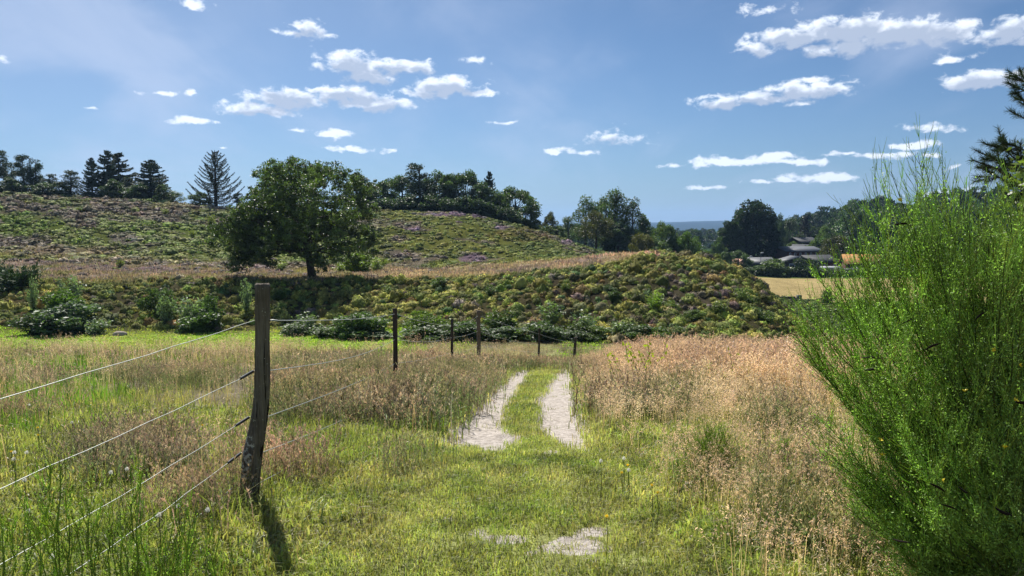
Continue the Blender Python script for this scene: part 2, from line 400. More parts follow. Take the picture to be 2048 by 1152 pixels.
    ff = sst(y, 108, 118)*(1-sst(y, 156, 160))*sst(u, 1440, 1460)
    c = blend(c, FIELDC*(.8+.4*n2)[..., None], ff)
    c = blend(c, DGREEN*1.3, sst(y, 158, 163)); c = blend(c, np.array((.016, .028, .02)), sst(y, 3000, 3500))
    return c

# ------------------------------------------------------------------ materials
def new_mat(name):
    m = bpy.data.materials.new(name); m.use_nodes = True; t = NT(m.node_tree)
    o = t.n('ShaderNodeOutputMaterial'); return m, t, o
def bsdf(t, base, rough=.8, spec=.3, normal=None):
    b = t.n('ShaderNodeBsdfPrincipled'); t.put(b.inputs['Base Color'], base); t.put(b.inputs['Roughness'], rough)
    b.inputs['Specular IOR Level'].default_value = spec
    if normal is not None: t.l(normal, b.inputs['Normal'])
    return b
def bump(t, h, strength=.5, dist=.02):
    b = t.n('ShaderNodeBump'); b.inputs['Strength'].default_value = strength; b.inputs['Distance'].default_value = dist
    t.l(h, b.inputs['Height']); return b.outputs[0]
def foliage(name, trans=.4, rough=.55, spec=.25, tcol=(1.15, 1.25, .55), vscale=3.0, var=.35):
    m, t, o = new_mat(name)
    a = t.n('ShaderNodeAttribute', attribute_name='Col')
    pos = t.n('ShaderNodeNewGeometry').outputs['Position']
    n = t.noise(pos, vscale, 2, .6)
    k = t.ss(n, .3, .7, 1-var, 1+var)
    v = t.vmath('SCALE', a.outputs[0]); t.l(k, v.node.inputs['Scale'])
    b = bsdf(t, v, rough, spec)
    tr = t.n('ShaderNodeBsdfTranslucent'); t.l(t.vmath('MULTIPLY', v, tcol), tr.inputs[0])
    mx_ = t.n('ShaderNodeMixShader'); mx_.inputs[0].default_value = trans
    t.l(b.outputs[0], mx_.inputs[1]); t.l(tr.outputs[0], mx_.inputs[2]); t.l(mx_.outputs[0], o.inputs[0])
    return m
def plain(name, col, rough=.8, spec=.3, nscale=8, var=.25, bstr=0.0, col2=None, stretch=(1, 1, 1), metallic=0):
    m, t, o = new_mat(name)
    tcn = t.n('ShaderNodeTexCoord').outputs['Object']; vec = t.vmath('MULTIPLY', tcn, stretch)
    n = t.noise(vec, nscale, 6, .6)
    f = t.ss(n, .35, .65)
    c2 = col2 if col2 is not None else [c*(1-var) for c in col]
    cc_ = t.mix(f, c4(c2), c4(col))
    b = bsdf(t, cc_, rough, spec, bump(t, n, bstr, .02) if bstr else None); b.inputs['Metallic'].default_value = metallic
    t.l(b.outputs[0], o.inputs[0]); return m
M_GRASS = foliage('grass_blades', .45, .45, .35, (1.1, 1.25, .5))
M_DRY = foliage('dry_grass', .55, .5, .35, (1.1, 1.0, .75), 2.0, .25)
M_HEATHER = foliage('heather', .34, .7, .15, (1.05, 1.08, .8))
M_HEATH = foliage('heath_cushions', .16, .8, .10, (1.05, 1.15, .7), 2.0, .3)
M_SHRUB = foliage('shrub_leaves', .36, .5, .3, (1.1, 1.3, .5), 1.0, .3)
M_TREE = foliage('tree_leaves', .38, .45, .4, (1.1, 1.35, .45), .5, .3)
M_CONIF = foliage('conifer_needles', .12, .6, .25, (1.0, 1.2, .6), .5, .25)
M_BROOM = foliage('broom_twigs', .45, .45, .3, (1.0, 1.3, .45), 3.0, .25)
M_BARK = plain('bark', (.085, .068, .052), .9, .2, 5, .5, .8, stretch=(3, 3, .6))

def ground_material():
    m, t, o = new_mat('ground_cover')
    a = t.n('ShaderNodeAttribute', attribute_name='Col').outputs[0]
    s = t.n('ShaderNodeAttribute', attribute_name='sand').outputs['Fac']
    pos = t.n('ShaderNodeNewGeometry').outputs['Position']
    nf = t.noise(pos, 34, 8, .65); nm = t.noise(pos, 5.5, 6, .6); nl = t.noise(pos, .6, 6, .65)
    k = t.math('MULTIPLY', t.ss(nf, .3, .7, .55, 1.35), t.math('MULTIPLY', t.ss(nm, .3, .7, .72, 1.25), t.ss(nl, .3, .7, .78, 1.2)))
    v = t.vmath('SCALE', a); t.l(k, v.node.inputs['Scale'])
    sn = t.math('ADD', s, t.math('MULTIPLY', t.math('SUBTRACT', t.noise(pos, 6.5, 8, .68), .5), 2.4))
    sm = t.ss(sn, -.06, .16)
    sc_ = t.mix(t.ss(t.noise(pos, 16, 8, .7), .35, .62), (.33, .29, .25, 1), (.56, .505, .455, 1))
    sc_ = t.mix(t.ss(t.noise(t.vmath('MULTIPLY', pos, (1, 2.2, 1)), 26, 5, .6), .60, .72), sc_, (.17, .14, .10, 1))
    c = t.mix(sm, v, sc_)
    hgt = t.math('ADD', nf, t.math('MULTIPLY', nm, .6))
    b = bsdf(t, c, .95, 0.0, bump(t, hgt, .7, .05)); t.l(b.outputs[0], o.inputs[0]); return m
M_GROUND = ground_material()

# ------------------------------------------------------------------ the ground sheet
def ground():
    th_f = np.radians(np.arange(-46, 46.01, 0.2)); th_b = np.radians(np.arange(50, 311, 4.0))
    th = np.concatenate([th_f, th_b]); nt = len(th)
    r = [0.35]
    while r[-1] < 9300: r.append(r[-1]*(1.0105 if r[-1] < 20 else (1.013 if r[-1] < 220 else 1.04)) + .004)
    r = np.array(r); nr = len(r)
    R, T = np.meshgrid(r, th, indexing='ij'); x = R*np.sin(T); y = R*np.cos(T)
    z = H(x, y)
    V = np.stack([x, y, z], -1).reshape(-1, 3)
    i = np.arange(nr-1)[:, None]*nt; j = np.arange(nt)[None]; j2 = (j+1) % nt
    F = np.stack([i+j, i+nt+j, i+nt+j2, i+j2], -1).reshape(-1, 4)
    V = np.concatenate([V, [[0, 0, float(z[0].mean())]]]); ctr = len(V)-1
    jj = np.arange(nt); Fc = np.stack([jj, (jj+1) % nt, np.full(nt, ctr), np.full(nt, ctr)], -1)
    cz = zone(x, y, z); uu = 1024+1600*x/np.maximum(y, 1); gap_shade = np.maximum(sst(y, 44, 48)*(1-sst(y, 55, 58)), sst(uu, 760, 900)*sst(y, 37, 39)*(1-sst(y, 57, 60)))  # mask of bank and mound ground where shade between cushions is painted
    cz = blend(cz, np.broadcast_to(np.array((.050, .042, .026)), cz.shape), gap_shade*.85); hl = sst(y, 80, 84)*(1-sst(y, 140, 150))*(uu < 1420); cz = cz*(1-.45*hl)[..., None]; cz = cz.reshape(-1, 3); cz = np.concatenate([cz, cz[:1]])  # litter brown on the bank, kept dark to paint shade into the gaps
    sm = sandmask(x, y, z).reshape(-1); sm = np.concatenate([sm, [-1]])
    # the centre fan as thin quads would repeat a vertex: use a separate tiny ring instead
    V[ctr] = V[ctr]
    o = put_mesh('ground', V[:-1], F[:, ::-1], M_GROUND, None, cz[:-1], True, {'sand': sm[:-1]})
    tag(o, kind='structure')
    return o
ground()

# ------------------------------------------------------------------ prototypes of small plants
def quads(c, a, b):
    """c centre, a half-length vec, b half-width vec  -> V,F"""
    n = len(c); V = np.stack([c-a-b*.6, c-a*.1-b, c+a, c-a*.1+b], 1).reshape(-1, 3)
    F = np.arange(n*4).reshape(n, 4); return V, F
def rvec(n, rng):
    v = rng.normal(size=(n, 3)); return v/np.linalg.norm(v, axis=1)[:, None]
def perp(a, rng):
    v = np.cross(a, rvec(len(a), rng)); return v/(np.linalg.norm(v, axis=1)[:, None]+1e-9)
def p_blades(n, spread, h0, h1, wd, lean, rng, dark=.6):
    b = rng.normal(0, spread/2, (n, 2)); h = rng.uniform(h0, h1, n); az_ = rng.uniform(0, 2*PI, n)
    le = rng.uniform(.1, 1, n)*lean; d = np.stack([np.cos(az_), np.sin(az_)], 1)
    base = np.c_[b, np.full(n, -.02)]; mid = np.c_[b + d*(le*h*.35)[:, None], h*.6]; tip = np.c_[b + d*(le*h)[:, None], h*(1-.35*le)]
    a2 = rng.uniform(0, 2*PI, n); wv = np.stack([np.cos(a2), np.sin(a2), 0*a2], 1)*wd/2
    V = np.stack([base-wv, base+wv, mid+wv*.8, mid-wv*.8, tip+wv*.12, tip-wv*.12], 1)
    F = (np.arange(n)*6)[:, None, None] + np.array([[0, 1, 2, 3], [3, 2, 4, 5]])[None]
    var = rng.uniform(.75, 1.25, n)[:, None, None]; C = np.ones((n, 6, 3))*var
    C[:, :2] *= 1.0; yel = rng.random(n) < .18; C[yel] *= np.array([1.35, 1.12, 1.3])
    return V.reshape(-1, 3), F.reshape(-1, 4), C.reshape(-1, 3)
def p_panicle(n, h0, h1, nsp, spl, rng, spread=.1, stemw=.003, airy=.05):
    Vs, Fs, Cs, off = [], [], [], 0
    v, f, c = p_blades(n, spread, h0, h1, stemw*1.4, .45, rng); c = c*np.array([.75, .85, .6])
    Vs.append(v); Fs.append(f); Cs.append(c); off = len(v)
    tip = v.reshape(n, 6, 3)[:, 4]; mid = v.reshape(n, 6, 3)[:, 2]
    t = rng.uniform(.15, 1.05, (n, nsp))[..., None]
    pc = mid[:, None]*(1-t) + tip[:, None]*t
    pc = pc + rng.normal(0, 1, (n, nsp, 3))*np.array([airy, airy, airy*.4])*(1.15-t)
    pc = pc.reshape(-1, 3); a = rvec(len(pc), rng); a[:, 2] = np.abs(a[:, 2])*.8 + .2; a = a*spl*rng.uniform(.6, 1.2, (len(pc), 1))
    b = perp(a, rng)*spl*.22
    v, f = quads(pc, a, b); k = rng.uniform(.8, 1.35, (len(pc), 1, 1))
    Vs.append(v); Fs.append(f+off); Cs.append((np.ones((len(pc), 4, 3))*k).reshape(-1, 3))
    return np.concatenate(Vs), np.concatenate(Fs), np.concatenate(Cs)
def p_heather(n, spread, h0, h1, nside, sl, rng, stemw=.004, tipc=(1.3, 1.12, 1.08)):
    v, f, c = p_blades(n, spread, h0, h1, stemw, .5, rng); off = len(v)
    b = v.reshape(n, 6, 3); b0 = b[:, 0]; m0 = b[:, 2]; t0 = b[:, 4]
    t = rng.uniform(.2, 1.0, (n, nside)); tt = t[..., None]
    pc = np.where(tt < .5, b0[:, None]*(1-2*tt)+m0[:, None]*2*tt, m0[:, None]*(2-2*tt)+t0[:, None]*(2*tt-1)).reshape(-1, 3)
    a = rng.normal(0, .55, (len(pc), 3)); a[:, 2] = 1; a = a/np.linalg.norm(a, axis=1)[:, None]*sl*rng.uniform(.6, 1.3, (len(pc), 1))
    pc = pc + a*.6; bb = perp(a, rng)*sl*.28
    v2, f2 = quads(pc, a, bb); tf = t.reshape(-1, 1)
    cc_ = (1 + sst(tf, .6, 1)*(np.array(tipc)-1))*rng.uniform(.7, 1.3, (len(pc), 1))
    # lower side shoots are the plant's green leaves, tips are brownish dry flowers
    cc_ = cc_*np.where(tf < .55, np.array([[.8, 1.15, .75]]), 1.0)
    return np.concatenate([v, v2]), np.concatenate([f, f2+off]), np.concatenate([c*.7, np.repeat(cc_, 4, 0)])
def p_clump(n, ls, rng, h=.55, flat=False, up=.3):
    """leafy cushion of radius 1 and height h*2"""
    d = rvec(n, rng); d[:, 2] = np.abs(d[:, 2]); r = rng.uniform(.72, 1.08, n)
    lob = .8+.35*np.sin(d[:, 0]*5+d[:, 1]*4+rng.uniform(0, 6))*np.cos(d[:, 1]*6+rng.uniform(0, 6))
    pc = d*(r*lob)[:, None]*np.array([1, 1, h*2]); pc[:, 2] -= .15
    a = rvec(n, rng)*.7 + np.array([0, 0, up]) + d*.5; a = a/np.linalg.norm(a, axis=1)[:, None]*ls*rng.uniform(.6, 1.4, (n, 1))
    b = perp(a, rng)*ls*.5
    v, f = quads(pc, a, b); c = rng.uniform(.7, 1.3, (n, 1, 1))*np.ones((n, 4, 3))
    tipm = (d[:, 2] > .55)[:, None, None]; c = np.where(tipm, c*np.array([1.15, 1.12, 1.0]), c)
    return v, f, c.reshape(-1, 3)

def p_dome(nl, ls, h, rng):
    """a rounded leafy cushion: an uneven closed dome with leaves lying on it"""
    nu, nv = 10, 5; th = np.arange(nu)*2*PI/nu; ph = np.linspace(-.25, 1.45, nv); ax = rng.uniform(0, 6, 4)
    def lob(d): return .84+.16*np.sin(d[..., 0]*4+ax[0])*np.cos(d[..., 1]*4+ax[1])+.10*np.sin(d[..., 1]*9+d[..., 2]*6+ax[2])
    D = np.stack([np.cos(th)[None]*np.cos(ph)[:, None], np.sin(th)[None]*np.cos(ph)[:, None], np.broadcast_to(np.sin(ph)[:, None], (nv, nu))], -1).reshape(-1, 3)
    V0 = D*(lob(D)*.93)[:, None]*np.array([1, 1, h]); i = np.arange(nv-1)[:, None]*nu; j = np.arange(nu)[None]; j2 = (j+1) % nu
    F0 = np.stack([i+j, i+j2, i+nu+j2, i+nu+j], -1).reshape(-1, 4)
    d = rvec(nl, rng); d[:, 2] = np.abs(d[:, 2])*1.1-.12; d /= np.linalg.norm(d, axis=1)[:, None]
    pc = d*(lob(d)*rng.uniform(.95, 1.12, nl))[:, None]*np.array([1, 1, h])
    n = d/np.array([1, 1, h]); n /= np.linalg.norm(n, axis=1)[:, None]; n = n + rvec(nl, rng)*.35; n /= np.linalg.norm(n, axis=1)[:, None]
    a = perp(n, rng); bb = np.cross(n, a); a = (a + n*rng.uniform(-.1, .5, (nl, 1)))*ls*rng.uniform(.6, 1.4, (nl, 1)); bb = bb*ls*.55
    v, f = quads(pc, a, bb); c = rng.uniform(.35, 1.65, (nl, 1, 1))*np.ones((nl, 4, 3))
    return np.concatenate([V0, v]), np.concatenate([F0, f+len(V0)]), np.concatenate([np.full((len(V0), 3), .8), c.reshape(-1, 3)])  # dome under the leaves coloured darker, painting the shade inside the cushion

rng = np.random.default_rng(12)
def scatter(Y0, Y1, dens, rng, xr=.74, xo=.8):
    ys = np.linspace(Y0, Y1, 160); wd = 2*(xr*ys+xo); dn = np.array([dens(v) for v in ys])*wd
    tot = np.trapz(dn, ys) if hasattr(np, 'trapz') else np.trapezoid(dn, ys)
    cdf = np.cumsum(dn); cdf = cdf/cdf[-1]; N = int(tot)
    y = np.interp(rng.random(N), cdf, ys) + rng.uniform(-.5, .5, N)*(ys[1]-ys[0])
    x = rng.uniform(-1, 1, N)*(xr*y+xo)
    return x, y, H(x, y)
def jit(N, rng, s=.15, h=.06):
    k = 1+rng.normal(0, s, (N, 1)); return np.clip(k + rng.normal(0, h, (N, 3)), .4, 1.9)
def stuff(name, protos, x, y, z, S, tint, mat, label, cat, squash=None, smooth=False):
    V, F, C = instance(protos, np.c_[x, y, z], S, rng, None, tint, squash)
    o = put_mesh(name, V, F, mat, None, C); tag(o, label, cat, None, 'stuff'); return o

# --- short grass of the track and of the near ground
PG1 = [p_blades(22, .10, .015, .048, .0046, 1.2, rng) for _ in range(6)]
x, y, z = scatter(2.6, 19, lambda Y: 820*min(1, (4.2/Y)**1.15), rng)
off = np.abs(x-pathc(y))-pathhw(y); px, py = proj(x, y, z); sm = sandmask(x, y, z); u = px
nn = fbm(x*1.6, y*1.6, 91); n3 = fbm(x*5, y*5, 95)
keep = (rng.random(len(x)) > sst(sm + (n3-.5)*.8, -.25, .05)*np.where(y < 5.5, .80, .985)) & ((off < .35) | (y < 8.5) & (rng.random(len(x)) < .75)) & ((n3 > .42) | (rng.random(len(x)) < .35))
x, y, z, off, nn, n3, sm = [q[keep] for q in (x, y, z, off, nn, n3, sm)]
t = SHORT*jit(len(x), rng, .15, .05)*(.75+.7*fbm(x*.9, y*.9, 241))[:, None]; t = blend(t, np.array((.50, .44, .25)), sst(nn, .40, .64)*.6*(rng.random(len(x)) < .75)); t = blend(t, np.array((.17, .27, .06)), sst(n3, .55, .7)*.6)
S = rng.uniform(.7, 1.4, len(x))*np.clip(y/6, 1, 1.45)**.8*(1+sst(off, 0, .5)*.8)*(1-.45*sst(sm, -.9, -.2))
stuff('short_grass', PG1, x, y, z, S, t, M_GRASS, 'short trodden green grass growing on and along the track', 'grass')

# --- long grass at the sides
PG2 = [p_blades(16, .12, .10, .32, .0042, .9, rng) for _ in range(6)]
PG2b = [p_blades(12, .12, .12, .30, .012, .9, rng) for _ in range(4)]
x, y, z = scatter(2.6, 12, lambda Y: 66*min(1, (5/Y)**1.0), rng)
off = np.abs(x-pathc(y))-pathhw(y); px, py = proj(x, y, z); nn = fbm(x*1.3, y*1.3, 101); nb = fbm(x*.5, y*.5, 105)
left = x < pathc(y)
pk = np.where(left, sst(off, .0, .5)*np.where(px > 520, .9, .75*sst(nb, .35, .55)+.12), sst(off, .05, .45)*(1-sst(y, 7, 9)*.85)*.6*(1-.6*sst(px, 1350, 1500)))
keep = rng.random(len(x)) < pk
x, y, z, off, nn, nb, left = [q[keep] for q in (x, y, z, off, nn, nb, left)]
t = np.array((.32, .335, .11))*jit(len(x), rng, .2, .06)
t = blend(t, np.array((.50, .41, .22)), sst(nn, .38, .6)*.85*(.5+.5*(rng.random(len(x)) < .6)))
t = blend(t, np.array((.15, .27, .05)), sst(nb, .54, .66)*.55)
S = rng.uniform(.45, 1.05, len(x))*(.5+.5*sst(off, 0, .8))
stuff('long_grass', PG2, x, y, z, S, t, M_GRASS, 'loose knee high grass with yellow green blades beside the track', 'grass')

# --- green grass further out in the left field
x, y, z = scatter(7, 37, lambda Y: 14*min(1, (9/Y)**.8), rng)
px, py = proj(x, y, z); nb = fbm(x*.28, y*.2, 111); off = np.abs(x-pathc(y))-pathhw(y)
pat = ell(px, py, 110, 790, 150, 60) + ell(px, py, 60, 900, 140, 60) + ell(px, py, 620, 760, 60, 20)
keep = (px < 900) & (y < 31) & (off > .2) & (rng.random(len(x)) < np.clip(pat*1.0 + sst(nb, .47, .62)*.8, 0, 1))
x, y, z, pat = [q[keep] for q in (x, y, z, pat)]
t = np.array((.17, .26, .045))*jit(len(x), rng, .18, .08); t = blend(t, np.array((.13, .30, .03)), np.clip(pat, 0, 1)*.7)
stuff('field_grass', PG2b, x, y, z, rng.uniform(.6, 1.15, len(x))*np.clip(y/12, 1, 1.8), t, M_GRASS, 'patches of fresh green grass among the heather of the left field', 'grass')

# --- heather near
PH = [p_heather(30, .22, .14, .32, 15, .011, rng) for _ in range(5)]
PH2 = [p_heather(18, .30, .16, .34, 7, .024, rng, .010) for _ in range(5)]
def heather_prob(x, y, z):
    px, py = proj(x, y, z); off = np.abs(x-pathc(y))-pathhw(y); left = x < pathc(y)
    nb = fbm(x*.45, y*.35, 121); 
    l = sst(y, 7.0, 8.2)*(px > 540)*sst(off, .0, .35) + (px <= 540)*sst(y, 6.5, 9.5)*sst(nb, .40, .56)
    l = l + ell(px, py, 270, 940, 110, 40) + ell(px, py, 400, 1030, 70, 40) + ell(px, py, 560, 960, 60, 40)*.7 + ell(px, py, 805, 945, 26, 18)
    green = ell(px, py, 110, 790, 130, 50) + ell(px, py, 60, 900, 120, 50)
    l = l*(1-np.clip(green, 0, 1)*.85)
    r = ell(px, py, 1300, 815, 110, 40)*.6 + ell(px, py, 1560, 1000, 120, 60)*.6 + ell(px, py, 1560, 860, 50, 20)*.5 + ell(px, py, 1700, 1100, 130, 60)*.6
    return np.clip(np.where(left, l, r*sst(off, 0, .2)), 0, 1)
def heather_tint(x, y, rng):
    nb = fbm(x*.5, y*.4, 131); n2 = fbm(x*1.2, y*1.2, 135)
    t = np.array((.41, .345, .26))*jit(len(x), rng, .28, .05)*(.65+.7*fbm(x*2.2, y*2.2, 261))[:, None]
    t = blend(t, np.array((.26, .30, .13)), sst(n2, .46, .62)*.7)
    t = blend(t, np.array((.56, .38, .31)), sst(nb, .54, .68)*.55); return t
x, y, z = scatter(2.8, 14, lambda Y: 52*min(1, (8/Y)**.5), rng)
keep = rng.random(len(x)) < heather_prob(x, y, z); x, y, z = x[keep], y[keep], z[keep]
stuff('heather', PH, x, y, z, rng.uniform(.85, 1.4, len(x))*(1+.38*(proj(x, y, z)[0] > 560)*sst(y, 6.8, 8)*(1-sst(y, 8.8, 10.5))), heather_tint(x, y, rng), M_HEATHER, 'brown and green heather growing thickly left of the track', 'heather')
x, y, z = scatter(13, 37.5, lambda Y: 13*min(1, (16/Y)**.7), rng, .74, 2)
px, py = proj(x, y, z); off = np.abs(x-pathc(y))-pathhw(y)
keep = (rng.random(len(x)) < np.maximum(sst(fbm(x*.3, y*.22, 121), .36, .5), (px > 560)*1.0)) & ((off > .1) | (y > 16.4)) & (px < 1240) & ~((y > 29+3*vn(x*.3, y*.3, 3)) & (px < 860))
x, y, z = x[keep], y[keep], z[keep]
stuff('field_heather', PH2, x, y, z, rng.uniform(.7, 1.3, len(x))*np.where(proj(x, y, z)[0] > 880, 1-.35*sst(y, 14, 20), 1.0)*(.7+.6*fbm(x*.5, y*.5, 231)), heather_tint(x, y, rng)*1.02, M_HEATHER, 'faded heather covering the far half of the left field', 'heather')

# --- pinkish bent grass in the left field
PP2 = [p_panicle(7, .28, .48, 9, .012, rng, .18, .004, .05) for _ in range(4)]
x, y, z = scatter(5, 37, lambda Y: 11*min(1, (9/Y)**.7), rng)
px, py = proj(x, y, z); off = np.abs(x-pathc(y))-pathhw(y); nb = fbm(x*.4, y*.3, 141)
keep = (px < 1130) & (off > .15) & (x < pathc(y)) & (rng.random(len(x)) < sst(nb, .42, .6)*np.where((px > 560) & (y < 14), .25, .75)) & ~((y > 30) & (px < 860))
x, y, z = x[keep], y[keep], z[keep]
t = np.array((.56, .44, .34))*jit(len(x), rng, .12, .05)
stuff('bent_grass', PP2, x, y, z, rng.uniform(.7, 1.15, len(x))*np.clip(y/12, 1, 1.7), t, M_DRY, 'thin pinkish seeding grass between the heather left of the track', 'grass')

# --- tall dry grass right of the track
PT = [p_panicle(7, .38, .66, 20, .015, rng, .16, .003, .05) for _ in range(6)]
PTf = [p_panicle(8, .40, .66, 12, .020, rng, .24, .005, .06) for _ in range(5)]
def tan_prob(x, y, z):
    px, py = proj(x, y, z); off = np.abs(x-pathc(y))-pathhw(y); nb = fbm(x*.9, y*.9, 151)
    p = (x > pathc(y))*sst(off, .05, .4)*(sst(y, 6.3, 8.0) + (1-sst(y, 6.3, 8))*np.clip(sst(px, 1300, 1440)*sst(nb, .30, .46) + .15, 0, 1))
    return p*(1-.6*ell(px, py, 1300, 815, 90, 30))
def tan_tint(x, y, rng):
    nb = fbm(x*.8, y*.6, 161)
    t = np.array((.84, .67, .50))*jit(len(x), rng, .1, .03); return blend(t, np.array((.80, .57, .45)), sst(nb, .48, .64)*.6)*.92
x, y, z = scatter(2.7, 9.5, lambda Y: 52*min(1, (6/Y)**.5), rng, .66, .3)
keep = rng.random(len(x)) < tan_prob(x, y, z); x, y, z = x[keep], y[keep], z[keep]
px, py = proj(x, y, z)
S = rng.uniform(.7, 1.1, len(x))*np.where(y < 7, .62, .62+.38*sst(y, 7, 9))
stuff('dry_grass', PT, x, y, z, S, tan_tint(x, y, rng), M_DRY, 'tall straw coloured hair grass with seed heads right of the track, nearer part', 'grass')
x, y, z = scatter(9, 21, lambda Y: 40*min(1, (10/Y)**.7), rng, .66, .5)
px, py = proj(x, y, z)
keep = (rng.random(len(x)) < tan_prob(x, y, z)) & (x > pathc(y)); x, y, z = x[keep], y[keep], z[keep]
off = np.abs(x-pathc(y))-pathhw(y)
stuff('dry_grass_beyond', PTf, x, y, z, rng.uniform(.75, 1.2, len(x))*(.75+.5*fbm(x*1.0, y*.8, 221))*(.55+.5*sst(off, .1, 1.6)), tan_tint(x, y, rng)*np.array((.78, .75, .75))*rng.uniform(.65, 1.35, (len(x), 1)), M_DRY, 'dense pinkish straw coloured grass crowning the rise right of the track', 'grass')

# --- short meadow in the hollow
x, y, z = scatter(30, 47, lambda Y: 8, rng, .72, 2)
px, py = proj(x, y, z); keep = (px < 950) | ((px > 1120) & (px < 1230) & (y < 40)); x, y, z = x[keep], y[keep], z[keep]
t = MEADOW*1.25*jit(len(x), rng, .12, .05); t = blend(t, np.array((.42, .36, .17)), sst(fbm(x*.3, y*.3, 171), .5, .7)*.5)
PGm = [p_blades(16, .5, .03, .10, .04, 1.2, rng) for _ in range(4)]
stuff('meadow_grass', PGm, x, y, z, rng.uniform(.8, 1.3, len(x)), t, M_GRASS, 'bright green short meadow strip in the hollow below the bank', 'grass')

# --- cushions of heath on the bank and the mound
PC = [p_dome(78, .14, .8, rng) for _ in range(8)]
x, y, z = scatter(38, 66, lambda Y: 5.4, rng, .72, 2)
px, py = proj(x, y, z); u = 1024+1600*x/y
edge = np.interp(u, [0, 700, 800, 900, 1600], [46.5, 46, 43, 38.5, 38.5]) + 1.2*vn(x*.3, y*.3, 9)
top = np.interp(u, [0, 600, 700, 900, 1100, 1250, 1330, 1700], [56, 56, 56, 54.5, 54.0, 55, 66, 66]) + 3*vn(x*.25, y*.25, 8)
keep = (y > edge) & (y < top) & (u < 1640) & ~((u > 1120) & (u < 1215) & (y < 41.5))
x, y, z = x[keep], y[keep], z[keep]
t = zone(x, y, z)*jit(len(x), rng, .22, .06)*1.25
nb = fbm(x*.5, y*.5, 181); S = rng.choice([.19, .25, .31, .39, .50], len(x), p=[.25, .3, .25, .14, .06])*rng.uniform(.85, 1.15, len(x))*(.65+.7*nb)
pal = np.array([OLIVE*1.35, OLIVE*1.0, YGREEN*1.15, HGREEN*1.2, HGREEN*.8, DGREEN*2.0, RUST*1.1, HEATH*1.2])[rng.choice(8, len(x), p=[.20, .20, .16, .18, .10, .06, .05, .05])]
t = np.where((rng.random(len(x)) < .62)[:, None], pal*jit(len(x), rng, .14, .05), t)*np.array((1.55, 1.50, 1.45))*rng.uniform(.65, 1.25, (len(x), 1))
stuff('heath_bushes', PC, x, y, z-.03, S, t, M_HEATH, 'low olive and brown crowberry and heather cushions covering the bank and mound', 'heath', squash=rng.uniform(.8, 1.6, len(x)))
# --- ledge, dry grass tufts and low heather
PL = [p_blades(20, .7, .08, .26, .05, .9, rng) for _ in range(5)]
x, y, z = scatter(56, 82, lambda Y: 2.6, rng, .72, 2); u = 1024+1600*x/y
keep = (u < 1330); x, y, z = x[keep], y[keep], z[keep]
stuff('ledge_grass', PL, x, y, z, rng.uniform(.8, 1.4, len(x)), zone(x, y, z)*jit(len(x), rng, .2, .05)*1.4, M_HEATHER, 'pale dry grass and heather on the level ledge around the oak', 'grass')
x, y, z = scatter(56, 82, lambda Y: 1.5, rng, .72, 2); u = 1024+1600*x/y; nb = fbm(x*.16, y*.2, 251)
keep = (u < 1250) & (rng.random(len(x)) < sst(nb, .46, .56)*np.where(u < 640, .9, .35)); x, y, z = x[keep], y[keep], z[keep]
pl = np.array([HEATH*1.5, HEATH*1.9, OLIVE*1.3, PURPLE*1.1])[rng.choice(4, len(x), p=[.4, .3, .2, .1])]
stuff('ledge_heather', PC, x, y, z-.05, rng.uniform(.25, .5, len(x)), pl*jit(len(x), rng, .2, .05), M_HEATH, 'brown and purplish heather cushions scattered over the level ledge', 'heather', squash=rng.uniform(.5, .9, len(x)))
# --- far heath hills
PFH = [p_dome(20, .30, .55, rng) for _ in range(6)]
x, y, z = scatter(76, 122, lambda Y: 2.1, rng, .72, 2); u = 1024+1600*x/y
keep = (u < 1400) & (rng.random(len(x)) < .9); x, y, z = x[keep], y[keep], z[keep]; u = 1024+1600*x/y
n3 = fbm(x*.8, y*.8, 191)
S = rng.uniform(.34, .85, len(x))*np.where(u < 760, 1.0, .72)*(.5+.9*n3)
stuff('hill_heath', PFH, x, y, z-.05, S, zone(x, y, z)*jit(len(x), rng, .22, .05)*1.42, M_HEATH, 'heather and crowberry cushions on the two hills behind the oak', 'heath', squash=rng.uniform(.7, 1.2, len(x)))
# --- rough green at the foot of the mound towards the field
x, y, z = scatter(60, 116, lambda Y: 1.2, rng, .72, 2); u = 1024+1600*x/y
keep = (u > 1430) & (u < 2100) & ((y > 68) | (u > 1640)); x, y, z = x[keep], y[keep], z[keep]
stuff('valley_scrub', PFH, x, y, z-.05, rng.uniform(.3, .7, len(x)), np.array((.12, .16, .045))*jit(len(x), rng, .2, .07), M_HEATH, 'rough green scrub between the mound and the yellow field', 'scrub')
# ------------------------------------------------------------------ trees
def tubes_to(mb, p0, p1, r0, r1, rng, n=6, wob=.08, k=5, sag=0.0):
    p0 = np.asarray(p0, float); p1 = np.asarray(p1, float); t = np.linspace(0, 1, n)[:, None]
    L = np.linalg.norm(p1-p0); P = p0*(1-t)+p1*t + rng.normal(0, wob*L, (n, 3))*np.sin(t*PI)*np.array([1, 1, .6])
    P[:, 2] += sag*L*np.sin(t[:, 0]*PI); mb.tube(P, r0*(1-t[:, 0])+r1*t[:, 0], k); return P
def leaves_at(pc, d, ls, rng, asp=.55, droop=0.0):
    a = rvec(len(pc), rng)*.8 + d*.5; a[:, 2] -= droop; a = a/(np.linalg.norm(a, axis=1)[:, None]+1e-9)*ls*rng.uniform(.6, 1.35, (len(pc), 1))
    b = perp(a, rng)*ls*asp*rng.uniform(.7, 1.2, (len(pc), 1)); return quads(pc, a, b)
